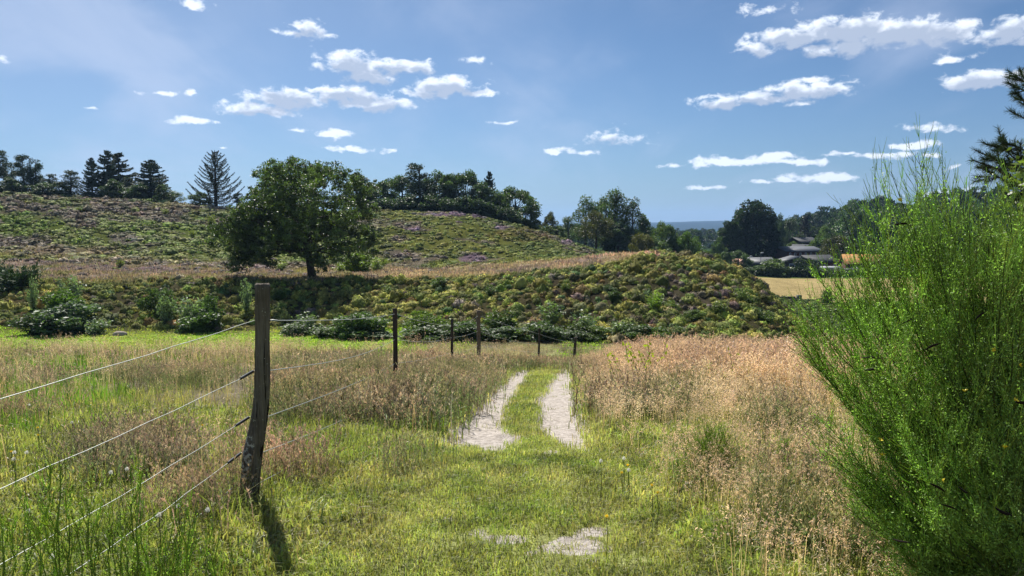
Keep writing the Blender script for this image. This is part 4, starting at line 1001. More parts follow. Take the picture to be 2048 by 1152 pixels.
# ------------------------------------------------------------------ shrubs on the bank, mound and hills
SIL = GSIL
SH = [ # px, top, width, Y, kind, label, tint, var
 (30,492,130,55,'juniper','dark green juniper spreading at the left edge above the bank',(.045,.075,.028),0),
 (-40,486,120,56,'juniper','dark juniper beyond the left picture edge beside the spreading one',(.045,.075,.028),1),
 (135,598,130,45.5,'shrub','large blue green bramble thicket low on the bank at the left',(.085,.125,.065),0),
 (80,615,90,45.2,'shrub','dark left half of the bramble thicket at the foot of the bank',(.06,.09,.04),1),
 (190,632,80,45,'airyshrub','loose pale sprays at the right side of the bramble thicket',SIL,0),
 (125,575,90,48,'shrub','fresh green shrub above the bramble thicket',GL,2),
 (140,545,70,51,'airyshrub','silvery leafed shrub near the top of the bank at the left',SIL,1),
 (63,548,34,50,'airyshrub','slim silvery sapling above the left end of the bramble thicket',SIL,2),
 (320,563,70,49,'shrub','rounded mid green bush halfway up the bank',(.085,.125,.04),1),
 (330,580,60,47.5,'airyshrub','pale speckled shrub on the face of the rounded mid green bush',SIL,0),
 (378,585,70,47.5,'airyshrub','silvery bush in the middle of the bank',(.20,.25,.17),1),
 (420,583,56,47.2,'shrub','dark green bush right of the silvery bush on the bank',(.07,.11,.04),0),
 (400,612,90,46.3,'shrub','low green bush below the silvery bush on the bank',(.085,.13,.045),2),
 (492,553,44,50,'airyshrub','silvery shrub left of the top of the near fence post',SIL,2),
 (608,622,84,45.6,'airyshrub','grey green speckled bramble right of the near fence post',(.13,.17,.10),0),
 (600,640,90,45.2,'shrub','low bramble at the meadow edge right of the near fence post',(.09,.13,.055),1),
 (720,622,104,43.5,'shrub','glossy green bramble bush left of the second fence post',(.085,.13,.045),2),
 (690,645,60,43.2,'shrub','small bramble at the left foot of the glossy bramble bush',(.09,.135,.05),0),
 (846,612,92,41.5,'shrub','yellow green bush right of the second fence post',(.13,.18,.04),1),
 (860,650,110,40,'shrub','dark green bramble behind the third fence post',(.065,.10,.035),0),
 (935,640,80,40,'shrub','bramble behind the thick fourth fence post',(.08,.12,.045),2),
 (1000,612,70,42,'shrub','green bush up the mound right of the thick fourth fence post',(.085,.125,.04),1),
 (1010,650,90,39.5,'shrub','dark bramble at the foot of the mound near the thin fifth post',(.06,.095,.035),0),
 (1085,640,90,39.5,'shrub','bramble behind the thin fifth fence post',(.08,.12,.045),2),
 (1100,600,80,43,'airyshrub','pale speckled bush on the mound above the thin fifth post',(.13,.18,.08),1),
 (1165,618,90,41,'airyshrub','grey green speckled bush above the last fence post',(.13,.18,.09),0),
 (1165,655,100,39.8,'shrub','dark bramble right behind the last fence post',(.07,.11,.035),1),
 (1250,640,90,40.5,'airyshrub','pale green shrub on the mound right of the last fence post',(.13,.18,.07),2),
 (1310,578,60,46,'airyshrub','bright yellow green sapling in the middle of the mound',(.17,.24,.05),0),
 (1215,566,40,49,'shrub','dark green bush near the mound top left of its middle',(.05,.08,.03),1),
 (1480,570,50,50,'airyshrub','pale green shrub on the right flank of the mound',(.13,.18,.06),1),
 (1440,600,60,46,'airyshrub','dull green shrub low on the right flank of the mound',(.12,.16,.05),2),
 (272,432,20,101,'airyshrub','tall yellow green sapling on the left heather hill',GY,0),
 (308,440,20,101,'airyshrub','small yellow green sapling right of the tall one on the left hill',GY,1),
 (320,482,26,88,'shrub','dark little bush with a bright top on the left hill',(.06,.1,.03),1),
 (92,398,18,110,'airyshrub','tiny dark green sapling near the skyline of the left hill',GL,2),
 (93,412,18,104,'shrub','tiny dark green bush high on the left hill',G2,2),
 (85,447,34,97,'shrub','yellow green bush on the left part of the left hill',GY,2),
 (45,452,46,97,'shrub','yellow green bush nearest the left edge on the left hill',GY,0),
 (370,430,36,103,'airyshrub','pale sapling below the skyline gap on the left hill',GY,2),
 (400,448,40,98,'airyshrub','yellow green sapling left of the oak on the left hill',GY,0),
 (198,486,34,86,'airyshrub','yellow green birch sapling in the smooth green patch of the left hill',GY,1),
 (160,398,60,109,'shrub','yellow green scrub on the skyline below the rounded pine',GY,1),
 (205,402,44,109,'shrub','yellow green scrub on the skyline below the touching spruce pair',GY,0),
 (240,516,30,74,'airyshrub','pale sapling on the path edge left below the hill',GY,2),
 (715,500,70,72,'shrub','sunlit yellow green bush under the right side of the oak',(.15,.21,.04),0),
 (755,512,60,74,'airyshrub','yellow green sapling right of the oak at the hill foot',(.15,.20,.04),1),
 (680,525,50,70,'airyshrub','bright sapling right behind the oak trunk',(.17,.22,.04),2),
 (560,520,50,72,'airyshrub','bright sapling left behind the oak trunk',(.17,.22,.04),0),
 (1655,575,30,112,'shrub','small dark bush standing in the yellow field',G1,0),
 (1730,590,60,104,'shrub','green bush at the near edge of the yellow field behind the broom',G2,1),
 (1790,600,70,100,'shrub','green bush behind the left fringe of the broom',G2,2),
]
for (px, top, wd_, Y, kind, lab, tint, var) in SH: tree(px, top, wd_*1.08, Y, kind, lab, None, tuple(round(q*1.35, 3) for q in tint), var, sink=.12)

ORD = ['first','second','third','fourth','fifth','sixth','seventh','eighth','ninth','tenth','eleventh','twelfth','thirteenth','fourteenth','fifteenth','sixteenth']
_rg = np.random.default_rng(44)
for i, px in enumerate(np.linspace(650, 1330, 14)):
    Y = np.interp(px, [560, 800, 950, 1300], [45.2, 42.2, 39.6, 39.9])+_rg.uniform(-.3, .6)
    tree(px+_rg.uniform(-12, 12), 648+_rg.uniform(-14, 14), _rg.uniform(70, 110), Y, ['shrub', 'airyshrub'][int(_rg.random() < .35)], 'low bramble along the mound foot, %s of fourteen from the left' % ORD[i], 'brambles along the foot of the mound',
         [(.11, .17, .05), (.15, .21, .06), (.17, .22, .11)][i % 3], i % 3, sink=.1)
for i, (px, py) in enumerate([(560,600),(780,590),(880,575),(980,590),(1060,570),(1130,585),(1230,600),(1340,620),(1390,640),(1500,610),(1530,640)]):
    Ys = np.linspace(39, 62, 120); xs = (px-1024)/1600*Ys; Y = float(Ys[np.argmin(np.abs(proj(xs, Ys, H(xs, Ys))[1]-py))]); tree(px, py-22, _rg.uniform(34, 56), Y, ['shrub', 'airyshrub'][i % 2], 'small leafy bush among the mound cushions, %s of eleven from the left' % ORD[i], 'small bushes on the mound', [(.10, .16, .045), (.16, .22, .07), (.12, .17, .05)][i % 3], i % 3, sink=.1)

for i, (px, py) in enumerate([(30,430),(130,425),(175,440),(230,455),(150,470),(345,455),(385,470),(420,440),(330,425),(60,475),(450,460),(255,490)]):
    Y = float(np.interp(py, [425, 500], [103, 86])); tree(px, py-_rg.uniform(8, 14), _rg.uniform(18, 34), Y, 'airyshrub', 'small yellow green sapling on the left heather hill, %s of twelve from the left' % ORD[sorted([30,130,175,230,150,345,385,420,330,60,450,255]).index(px)], 'saplings on the left heather hill', GY2, i % 3, sink=.05)

# small yellow leaved sapling in the dry grass, and single plants near
def leafy_plant(px, Y, h, n, tint, label, name='sapling', spread=.5, ls=.03):
    rg = np.random.default_rng(int(px)); g = ground_pt(px, Y); root = empty(name, g, label, 'plant'); st, lf = MB(), MB()
    for i in range(n):
        a = rg.uniform(0, 2*PI); tip = (math.cos(a)*h*spread*rg.uniform(.2, 1), math.sin(a)*h*spread*rg.uniform(.2, 1), h*rg.uniform(.7, 1.05))
        P = tubes_to(st, (0, 0, -.02), tip, .006, .002, rg, 5, .05, 4); m = 14; s = rg.uniform(.6, 1.02, m)
        pc = np.stack([np.interp(s, np.linspace(0, 1, 5), P[:, k_]) for k_ in range(3)], -1)+rg.normal(0, ls*.7, (m, 3))
        v, f = leaves_at(pc, rvec(m, rg), ls, rg, .5); lf.add(v, f, np.repeat(rg.uniform(.8, 1.3, (m, 1))*np.array([tint]), 4, 0))
    st.build('stem', M_BARK, root, True); lf.build('leaves', M_GRASS, root); return root
leafy_plant(1272, 10.5, .78, 6, (.42, .48, .04), 'yellow leaved sapling standing in the dry grass left of the middle of the rise', spread=.5)
leafy_plant(1302, 10.8, .80, 5, (.42, .48, .04), 'second yellow leaved sapling touching the first on its right', spread=.45)
leafy_plant(1458, 9.6, .62, 4, (.40, .46, .05), 'small yellow green sprout alone in the dry grass towards the broom', spread=.4, ls=.022)
leafy_plant(1420, 8.9, .55, 4, (.36, .42, .05), 'tiny yellow green sprout in the dry grass left of the broom', spread=.4, ls=.018)

# ------------------------------------------------------------------ fence
M_WOOD = None
def wood_mat(name, c1, c2, lichen=0.0):
    m, t, o = new_mat(name); v = t.n('ShaderNodeTexCoord').outputs['Object']
    g = t.noise(t.vmath('MULTIPLY', v, (60, 60, 3.2)), 1.0, 8, .7, .4); g2 = t.noise(v, 7, 5, .6)
    c = t.mix(t.ss(g, .35, .62), c4(c1), c4(c2)); c = t.mix(t.ss(g2, .4, .7, 0, .45), c, c4([q*.45 for q in c1]))
    crack = t.ss(t.noise(t.vmath('MULTIPLY', v, (45, 45, 1.1)), 1.0, 3, .5, .3), .60, .66); c = t.mix(crack, c, (.012, .010, .008, 1))
    if lichen:
        sp = t.n('ShaderNodeSeparateXYZ'); t.l(v, sp.inputs[0])
        low = t.math('MULTIPLY', t.ss(sp.outputs[2], .25, .72, 1.0, .25), t.ss(sp.outputs[0], -.05, .03, 1, .15))
        ln = t.math('ADD', t.noise(v, 42, 6, .7), t.math('MULTIPLY', low, .17)); c = t.mix(t.ss(ln, .655, .69), c, (.50, .50, .43, 1))
    hh = t.math('SUBTRACT', g, t.math('MULTIPLY', crack, .8))
    b = bsdf(t, c, .92, .15, bump(t, hh, .9, .012)); t.l(b.outputs[0], o.inputs[0]); return m
M_POST = wood_mat('weathered_oak', (.115, .095, .075), (.20, .175, .145), 1.0)
M_STAKE = wood_mat('dark_stake', (.050, .042, .034), (.085, .072, .058))
M_STAKE2 = wood_mat('brown_stake', (.13, .10, .075), (.19, .15, .12))
M_WIRE = plain('galvanised_wire', (.50, .52, .48), .5, .5, 30, .15, metallic=.3)
M_INS = plain('black_plastic', (.02, .02, .022), .35, .5, 30, .1)
def post_mesh(cs, rs, k, rg, rough, sq=.25):
    """rings at centres cs with half widths rs, slightly squared and uneven"""
    cs = np.asarray(cs, float); n0 = len(cs); n = 44; t = np.linspace(0, n0-1, n); C = np.stack([np.interp(t, np.arange(n0), cs[:, i]) for i in range(3)], -1)
    C[:, 0] = np.convolve(np.pad(C[:, 0], 3, 'edge'), np.ones(7)/7, 'valid'); R = np.interp(t, np.arange(n0), rs)
    th = np.arange(k)*2*PI/k; flute = rg.normal(0, rough, k)
    V = []
    for i in range(n):
        rr_ = R[i]*(1+flute*(1+.5*math.sin(i*.35))+rg.normal(0, rough*.25, k))*(1+sq*np.abs(np.sin(2*th))**2*.35)
        V.append(np.stack([C[i, 0]+np.cos(th)*rr_, C[i, 1]+np.sin(th)*rr_, np.full(k, C[i, 2])], -1))
    top = C[-1]+[0, 0, .004]; V.append(np.stack([top[0]+np.cos(th)*R[-1]*.82, top[1]+np.sin(th)*R[-1]*.82, np.full(k, top[2])+rg.normal(0, .003, k)], -1))
    V.append(np.stack([top[0]+np.cos(th)*R[-1]*.02, top[1]+np.sin(th)*R[-1]*.02, np.full(k, top[2]+.001)], -1))
    V = np.concatenate(V); i = np.arange(n+1)[:, None]*k; j = np.arange(k)[None]; j2 = (j+1) % k
    return V, np.stack([i+j, i+j2, i+k+j2, i+k+j], -1).reshape(-1, 4)
def fence():
    rg = np.random.default_rng(3); Y1 = 4.62; g = ground_pt(505, Y1)
    root = empty('wire_fence', g, 'wire fence on rough wooden posts running along the left side of the track', 'fence'); o0 = np.array(g)
    def pts(px, py, Y): return np.array(at(px, py, Y))-o0
    # near post: crooked, thick
    cs = [pts(497, 1040, Y1), pts(497, 1000, Y1), pts(501, 950, Y1), pts(506, 900, Y1), pts(517, 850, Y1), pts(523, 800, Y1), pts(525.5, 740, Y1), pts(524.5, 680, Y1), pts(525, 620, Y1), pts(525, 569, Y1)]
    rs = np.array([21, 20, 20, 20, 17.5, 15.5, 15.5, 14.2, 14.5, 14.8])*Y1/1600*.97
    V, F = post_mesh(cs, rs, 20, rg, .035); p1 = put_mesh('post', V, F, M_POST, root, None, True); p1['label'] = 'thick crooked lichen spotted post nearest the viewer'
    P = {1: (525, Y1)}
    specs = [(790, 617, 800, 11.6, 4.6, M_STAKE, 2), (904, 638, 745, 18, 2.9, M_STAKE, 0), (957, 621, 735, 22, 4.0, M_STAKE2, 1), (1079, 657, 735, 28, 2.2, M_STAKE, -2), (1151, 675, 740, 32, 2.9, M_STAKE, -4)]
    for (px, tp, bt, Y, hw, mt, lean) in specs:
        cs = [pts(px+lean, bt, Y)-[0, 0, .3], pts(px+lean, bt, Y), pts(px+lean*.5, (tp+bt)/2, Y), pts(px, tp, Y)]
        V, F = post_mesh(cs, np.array([hw*1.0]*4)*Y/1600, 10, rg, .05); put_mesh('post', V, F, mt, root, None, True)
    # one more post beyond the left edge, near the viewer
    xo, yo = -2.05, .55; z0 = 0.0
    V, F = post_mesh([np.array([xo, yo, -.3])-o0, np.array([xo, yo, .6])-o0, np.array([xo, yo, 1.27])-o0], [.05, .045, .045], 10, rg, .05); put_mesh('post', V, F, M_STAKE, root, None, True)
    # wires: heights on the near post, then the screen heights on the second post
    hp = [(641, 628, 765), (741, 683, 948), (833, 728, 1106), (905, 775, 1245), (965, 815, 1370)]
    far = [[(790, 628, 11.6), (904, 652, 18), (957, 631, 22), (1079, 668, 28), (1151, 684, 32)],
           [(790, 679, 11.6), (904, 675, 18), (957, 662, 22), (1079, 690, 28), (1151, 697, 32)],
           [(790, 727, 11.6), (904, 705, 18), (957, 690, 22), (1079, 705, 28), (1151, 708, 32)],
           [(790, 775, 11.6), (904, 730, 18), (957, 712, 22)], [(790, 808, 11.6), (904, 745, 18), (957, 728, 22)]]
    for i, (a, b, c) in enumerate(hp):
        ax = np.interp(a, [567, 740, 830, 900, 1000], [525, 525, 519, 505, 497])
        hwx = np.interp(a, [567, 740, 830, 900, 1000], [15, 15, 17, 20, 21])
        pL = pts(ax-hwx-1, a, Y1-.02); pR = pts(ax+hwx, a, Y1+.02)
        zz = pL[2] + o0[2]
        q = np.array([xo+.05, yo, zz-.02])-o0; t = np.linspace(0, 1, 20)[:, None]; W_ = pL*(1-t)+q*t; W_[:, 2] -= .045*np.sin(t[:, 0]*PI)**.8*(1 if i else .7); W_[1:-1] += rg.normal(0, .0022, (18, 3))
        mb = MB(); mb.tube(W_, .0018, 5); mb.build('wire', M_WIRE, root, True)
        if i:
            mb = MB(); mb.tube([W_[0]*(1-s)+W_[1]*s for s in (.10, .35, .60, .85)], [.0080, .0085, .0085, .0078], 8); 
            o_ = mb.build('insulator', M_INS, root, True)
        prev = pR; pl = [pR]
        mb = MB()
        for (px, py, Y) in far[i]:
            nx = pts(px, py, Y); t = np.linspace(0, 1, 10)[1:, None]; seg = prev*(1-t)+nx*t; seg[:, 2] -= .05*np.sin(t[:, 0]*PI)*(1+.4*math.sin(i*3+px)); pl += list(seg); prev = nx
        mb.tube(np.array(pl), .0030, 4); mb.build('wire', M_WIRE, root, True)
    # staple knots on the right side of the near post
    for (a, b, c) in hp[:1]:
        mb = MB(); p = pts(541, 641, Y1); mb.tube([p, p+[.02, 0, .001], p+[.045, .01, -.002]], [.006, .007, .004], 6); mb.build('wire_clip', M_WIRE, root, True)
fence()

# ------------------------------------------------------------------ broom, large bush at the right
def broom_stem(mb, lf, p0, p1, p2, rg, nsh, shl, r0=.006, leaf=True, tw=.0016, mc=(.09, .11, .045), lsz=.0052):
    """curved main stem p0-p1-p2 with upright thin side shoots; returns sample points"""
    t = np.linspace(0, 1, 12)[:, None]; P = (1-t)**2*p0 + 2*t*(1-t)*p1 + t*t*p2 + rg.normal(0, .008, (12, 3))
    mb.tube(P, r0*(1-t[:, 0])+tw*(t[:, 0]), 4, mc); T = np.gradient(P, axis=0); T /= np.linalg.norm(T, axis=1)[:, None]
    s = rg.uniform(.16, .99, nsh)
    for q in s:
        i = q*11; a = int(i); f = i-a; b = P[a]*(1-f)+P[min(a+1, 11)]*f; d = T[a]*.8 + rvec(1, rg)[0]*.55 + np.array([0, 0, .38]); d /= np.linalg.norm(d)
        L = shl*rg.uniform(.45, 1.15)*(1.1-.45*q); tt = np.linspace(0, 1, 5)[:, None]; S_ = b + d*(L*tt) + rg.normal(0, .004, (5, 3)) + np.array([0, 0, .10])*L*tt**2
        g_ = rg.uniform(.6, 1.35)*(np.array((1.15, .95, .8)) if rg.random() < .25 else 1); mb.tube(S_, np.linspace(tw*1.15, tw*.55, 5), 3, (np.array((.30, .40, .10))*g_))
        # second order twigs
        for w_ in range(rg.integers(2, 5)):
            j = rg.integers(1, 4); e = d*.9 + rvec(1, rg)[0]*.38; e /= np.linalg.norm(e); l2 = L*rg.uniform(.25, .55)
            mb.tube([S_[j], S_[j]+e*l2*.5, S_[j]+e*l2+np.array([0, 0, .01])], [tw*.8, tw*.7, tw*.4], 3, (np.array((.32, .44, .11))*g_))
        if leaf:
            m = rg.integers(12, 20); u_ = rg.random(m); pc = b + d*(L*u_)[:, None] + rg.normal(0, .007, (m, 3))
            v, f_ = leaves_at(pc, np.broadcast_to(d, (m, 3)), lsz, rg, .42); lf.add(v, f_, np.repeat(rg.uniform(.7, 1.5, (m, 1))*np.array([(.34, .47, .15)]), 4, 0))
    return P
M_POD = plain('dry_pod', (.016, .011, .009), .85, .1, 60, .4)
M_PETAL = plain('yellow_petal', (.75, .60, .04), .5, .3, 60, .2)
def pod_mesh():
    mb = MB(); t = np.linspace(0, 1, 7); P = np.stack([t*.045, 0*t, .004*np.sin(t*PI)], -1); n = 7; th = np.arange(6)*PI/3
    R = .0045*np.sin(np.clip(t*1.05, 0.03, .99)*PI)**.55+.0004
    V = (P[:, None]+np.stack([0*th, np.cos(th)*.35, np.sin(th)], -1)[None]*R[:, None, None]).reshape(-1, 3)
    i = np.arange(6)[:, None]*6; j = np.arange(6)[None]; j2 = (j+1) % 6; mb.add(V, np.stack([i+j, i+j2, i+6+j2, i+6+j], -1).reshape(-1, 4)); return mb
def broom():
    rg = np.random.default_rng(41)
    root = empty('broom_bush', (2.35, 3.3, 0), 'big green broom bush with black pods filling the right edge', 'bush')
    B0 = np.array([2.35, 3.3, 0.]); mb, lf = MB(), MB(); ends = []
    # explicit outer stems: tip pixels and depth read off the photograph
    tips = [(1592,640,3.3),(1600,600,3.5),(1640,560,3.5),(1660,690,3.1),(1690,760,3.1),(1655,850,3.0),(1600,660,3.6),(1735,830,3.0),(1740,960,2.9),(1790,1060,2.9),(1700,900,2.9),
            (1700,396,3.6),(1680,408,3.7),(1745,350,3.4),(1765,370,3.2),(1785,345,3.3),(1830,308,3.5),(1850,330,3.2),(1800,380,3.0),(1815,360,3.6),(1875,340,3.5),(1900,372,3.2),(1920,380,3.4),(1940,398,3.1),(1965,372,3.4),(1985,400,3.0),(2005,380,3.5),(2030,370,3.3),(2050,340,3.4),(2080,330,3.2),
            (1755,440,3.1),(1720,500,3.0),(1700,520,3.3),(1670,560,3.2),(1770,520,2.9),(1820,470,2.9),(1880,480,2.8),(1940,470,2.8),(2000,470,2.8),(2060,450,2.8),
            (1705,600,3.0),(1760,640,2.8),(1830,600,2.75),(1900,580,2.7),(1980,560,2.7),(2050,560,2.7),(1740,700,2.8),(1800,760,2.7),(1870,700,2.65),(1950,680,2.6),(2030,680,2.6),(1800,860,2.7),(1870,830,2.6),(1950,800,2.6),(2030,800,2.55),(1850,940,2.6),(1930,920,2.55),(2010,920,2.5),(1870,1030,2.6),(1950,1030,2.5),(2040,1020,2.5),(1760,1000,2.9),(1725,940,3.0),(1800,1100,2.8),(1835,1140,2.7),(1780,1050,2.75),(1700,970,3.05),(1860,420,3.2),(1890,410,3.0),(1930,420,3.1),(1960,430,2.9),(1990,430,3.1),(2020,420,2.9),(1830,430,3.1),(1800,440,3.2),(1900,440,2.9),(2040,430,3.0)]
    for (px, py, Y) in tips:
        for r_ in range(1 if py < 420 else 3):
            tip = np.array(at(px+(0 if r_ == 0 else rg.normal(14, 14)), py+(0 if r_ == 0 else rg.uniform(5, 60)), Y+rg.uniform(-.15, .15)*(r_)+r_*rg.uniform(0, .25)))
            base = B0 + np.array([rg.uniform(-.18, .3), rg.uniform(-.25, .35), 0]); mid = base*.45+tip*.55 + np.array([-.10*(tip[0] < 2.2), 0, -.10+rg.uniform(-.08, .06)])
            broom_stem(mb, lf, base-B0, mid-B0, tip-B0, rg, 34 if py < 420 else 58, .27, .007, py > 420 or rg.random() < .3, tw=.0012)
    # fill behind and to the right
    for i in range(78):
        a = rg.uniform(-2.2, 2.4); e = rg.uniform(.25, 1.5); L = rg.uniform(1.0, 1.75)
        tip = np.array([1.05*math.cos(a)*math.cos(e), math.sin(a)*math.cos(e)*.8+.15, math.sin(e)])*L + [.35, .1, .05]
        base = np.array([rg.uniform(-.2, .6), rg.uniform(-.2, .5), 0]); broom_stem(mb, lf, base, base*.5+tip*.5+np.array([0, 0, -.08]), tip, rg, 34, .27, .007, tw=.0014)
    mb.build('stems', M_BROOM, root); lf.build('leaves', M_BROOM, root)
    # pods
    pm = pod_mesh().build('seed_pod', M_POD, root, True); first = True
    pods = [(1735,712,2.95),(1722,716,2.95),(1728,740,3.0),(1860,967,2.5),(1915,972,2.5),(1880,1008,2.45),(1990,1015,2.45),(2010,1020,2.5),(2030,805,2.5),(1800,650,2.8),(1790,450,3.0),(1850,700,2.7),(1950,640,2.8),(1785,1078,2.6)]
    for i, (px, py, Y) in enumerate(pods):
        o = pm if i == 0 else pm.copy()
        if i: COL.objects.link(o); o.parent = root
        o.location = Vector(np.array(at(px, py, Y-.12))-B0); o.rotation_euler = (rg.uniform(0, 3), rg.uniform(-.6, .6), rg.uniform(-.6, .6)); o.scale = (1.15,)*3
    pt = MB()
    for i in range(6):
        a = i*1.05; c = np.array([math.cos(a), math.sin(a), .5])*.005; v, f = quads(c[None], np.array([[math.cos(a), math.sin(a), .6]])*.008, np.array([[-math.sin(a), math.cos(a), 0]])*.005); pt.add(v, f)
    fm = pt.build('flower', M_PETAL, root)
    fl = [(1760,880,2.8),(1765,910,2.8),(1885,960,2.5),(1930,782,2.6),(2010,895,2.5),(2030,800,2.5),(1800,400,3.1),(1990,700,2.6),(2040,730,2.6)]
    for i, (px, py, Y) in enumerate(fl):
        o = fm if i == 0 else fm.copy()
        if i: COL.objects.link(o); o.parent = root
        o.location = Vector(np.array(at(px, py, Y-.12))-B0); o.rotation_euler = (rg.uniform(-1, 1)+1, rg.uniform(-.6, .6), rg.uniform(0, 6)); o.scale = (.8,)*3
broom()
# broom shoots at the bottom left and small ones in the grass
def shoots(px, tops, Y, label, spread=16, name='broom_shoots', n2=10, h=1.0):
    rg = np.random.default_rng(int(px)+5); g = ground_pt(px, Y); o0 = np.array(g); root = empty(name, g, label, 'plant'); mb, lf = MB(), MB()
    for (tx, ty) in tops:
        tip = np.array(at(tx, ty, Y+rg.uniform(-.12, .12)))-o0; base = np.array([rg.normal(0, .03), rg.normal(0, .03), -.03]) + np.array([tip[0]*.35, 0, 0])
        broom_stem(mb, lf, base, base*.5+tip*.5+rg.normal(0, .015, 3), tip, rg, n2+4, .17, .004, tw=.0014, mc=(.20, .28, .08), lsz=.0036)
    V, F, C = mb.data(); put_mesh('stems', V, F, M_BROOM, root, C*np.array([1.05, 1.0, .8])); V, F, C = lf.data(); put_mesh('leaves', V, F, M_BROOM, root, C*np.array([1.05, 1.0, .8]))
    return root
shoots(20, [(0,1020),(12,1060),(38,1000),(28,1050),(55,1060),(-20,1040)], 2.5, 'sparse broom shoots in the bottom left corner', n2=8)
shoots(105, [(90,960),(112,905),(118,940),(130,1000),(85,1040),(104,990),(140,1060),(72,1050)], 2.5, 'tall upright clump of broom shoots second from the bottom left corner', n2=10)
shoots(175, [(155,1040),(180,1050),(165,1000),(195,1070),(210,1080)], 2.45, 'low broom shoots between the two tall clumps at the bottom left', n2=8)
shoots(245, [(285,912),(270,975),(255,1000),(240,1040),(225,1070),(262,1060),(290,1050)], 2.5, 'leaning clump of broom shoots with the tallest tip in front of the wires', n2=9)
shoots(330, [(372,1010),(355,1000),(345,1050),(330,1060),(320,1090),(362,1040),(385,1080)], 2.5, 'broom shoots leaning right below the near fence post', n2=9)
shoots(412, [(428,1080),(415,1105),(440,1060),(400,1110)], 2.6, 'small broom shoots at the bottom right of the near post foot', n2=6)
shoots(1420, [(1385,905),(1400,880),(1420,868),(1440,875),(1455,900),(1470,920),(1410,900),(1432,890),(1380,930),(1465,900),(1445,925),(1395,925),(1370,900),(1415,862),(1450,880),(1480,935),(1360,945),(1430,875),(1405,895),(1490,905)], 5.1, 'green broom seedlings in the grass midway between track and broom', n2=22, name='broom_seedling')
shoots(1560, [(1550,880),(1565,900),(1575,890),(1585,915)], 5.0, 'small broom seedling left of the big broom', n2=9, name='broom_seedling')

# ------------------------------------------------------------------ pine and birch beside the broom
def near_pine():
    rg = np.random.default_rng(51); Y = 6.6; root = empty('pine_tree', (4.75, Y, -.3), 'young pine at the right edge behind the broom', 'tree'); o0 = np.array([4.75, Y, -.3]); tr, nd = MB(), MB()
    tr.tube([(0, 0, -.1), (.03, 0, 1.2), (0, .02, 2.6), (.02, 0, 3.9)], [.07, .055, .04, .012], 8)
    def tuft(P, L0, n, ln):
        P = np.asarray(P); d = P[-1]-P[0]; d = d/np.linalg.norm(d); s = rg.uniform(.1, 1.02, n); b = P[0]+(P[-1]-P[0])*s[:, None]
        a = rvec(n, rg)*.75 + d*.8; a /= np.linalg.norm(a, axis=1)[:, None]; a *= ln*rg.uniform(.7, 1.1, (n, 1)); w_ = perp(a, rg)*.0016
        V = np.stack([b-w_, b+w_, b+a+w_*.4, b+a-w_*.4], 1).reshape(-1, 3); nd.add(V, np.arange(n*4).reshape(n, 4), np.repeat(rg.uniform(.7, 1.3, (n, 1))*np.array([(.055, .085, .045)]), 4, 0))
    br = [(2020,150,.2),(2015,165,0),(2030,185,0),(2040,205,.1),(2020,222,-.1),(2045,170,-.2),(2055,140,.1),(2070,200,0),(1950,300,0),(1965,285,.2),(1945,320,-.1),(1960,335,.1),(1985,290,.2),(2000,280,0),(1975,310,-.2),(1995,325,.1),(1990,350,0),(2015,300,0),(2020,330,.2),(2010,360,.1),(2035,350,-.1),(2040,310,0),(2060,280,0),(2060,340,.1),(2030,380,0),(2060,400,0),(2000,345,.3)]
    for (px, py, dy) in br:
        tip = np.array(at(px, py, Y+dy))-o0; z0 = max(.4, tip[2]-.35*abs(tip[0])-.1); P = tubes_to(tr, (0, 0, z0), tip, .014, .004, rg, 6, .03, 5)
        tuft([P[-2], P[-1]], .2, 170, .055)
        for q in range(4):
            i = rg.integers(3, 5); e = (P[-1]-P[-3]); e = e/np.linalg.norm(e)*.8+rvec(1, rg)[0]*.6; e /= np.linalg.norm(e); L = rg.uniform(.10, .20)
            tr.tube([P[i], P[i]+e*L], [.005, .003], 4); tuft([P[i]+e*L*.25, P[i]+e*L], L, 120, .05)
    tr.build('trunk', M_BARK, root, True); nd.build('crown', M_CONIF, root)
near_pine()
def near_birch():
    rg = np.random.default_rng(52); Y = 4.9; root = empty('birch_tree', (3.45, Y, -.1), 'young yellow green leafed sapling at the right edge before the pine', 'tree'); o0 = np.array([3.45, Y, -.1]); tr, lf = MB(), MB()
    tr.tube([(0, 0, -.1), (.02, 0, 1.), (-.05, 0, 2.0)], [.02, .015, .005], 6)
    for (px, py) in [(2022,298),(2035,330),(2012,345),(2040,360),(2000,375),(2025,385),(2045,400),(1992,400),(2015,420),(2040,440),(2000,440),(2055,310),(2065,360),(2070,420),(2030,470),(2060,480),(2010,490)]:
        tip = np.array(at(px, py, Y+rg.uniform(-.2, .2)))-o0; P = tubes_to(tr, (0, 0, max(.5, tip[2]-.5)), tip, .006, .002, rg, 6, .04, 4)
        n = 46; s = rg.uniform(.3, 1.03, n); pc = np.stack([np.interp(s, np.linspace(0, 1, 6), P[:, k_]) for k_ in range(3)], -1)+rg.normal(0, .035, (n, 3))
        v, f = leaves_at(pc, rvec(n, rg), .021, rg, .6); lf.add(v, f, np.repeat(rg.uniform(.7, 1.4, (n, 1))*np.array([(.14, .19, .045)]), 4, 0))
    tr.build('trunk', M_BARK, root, True); lf.build('crown', M_GRASS, root)
near_birch()

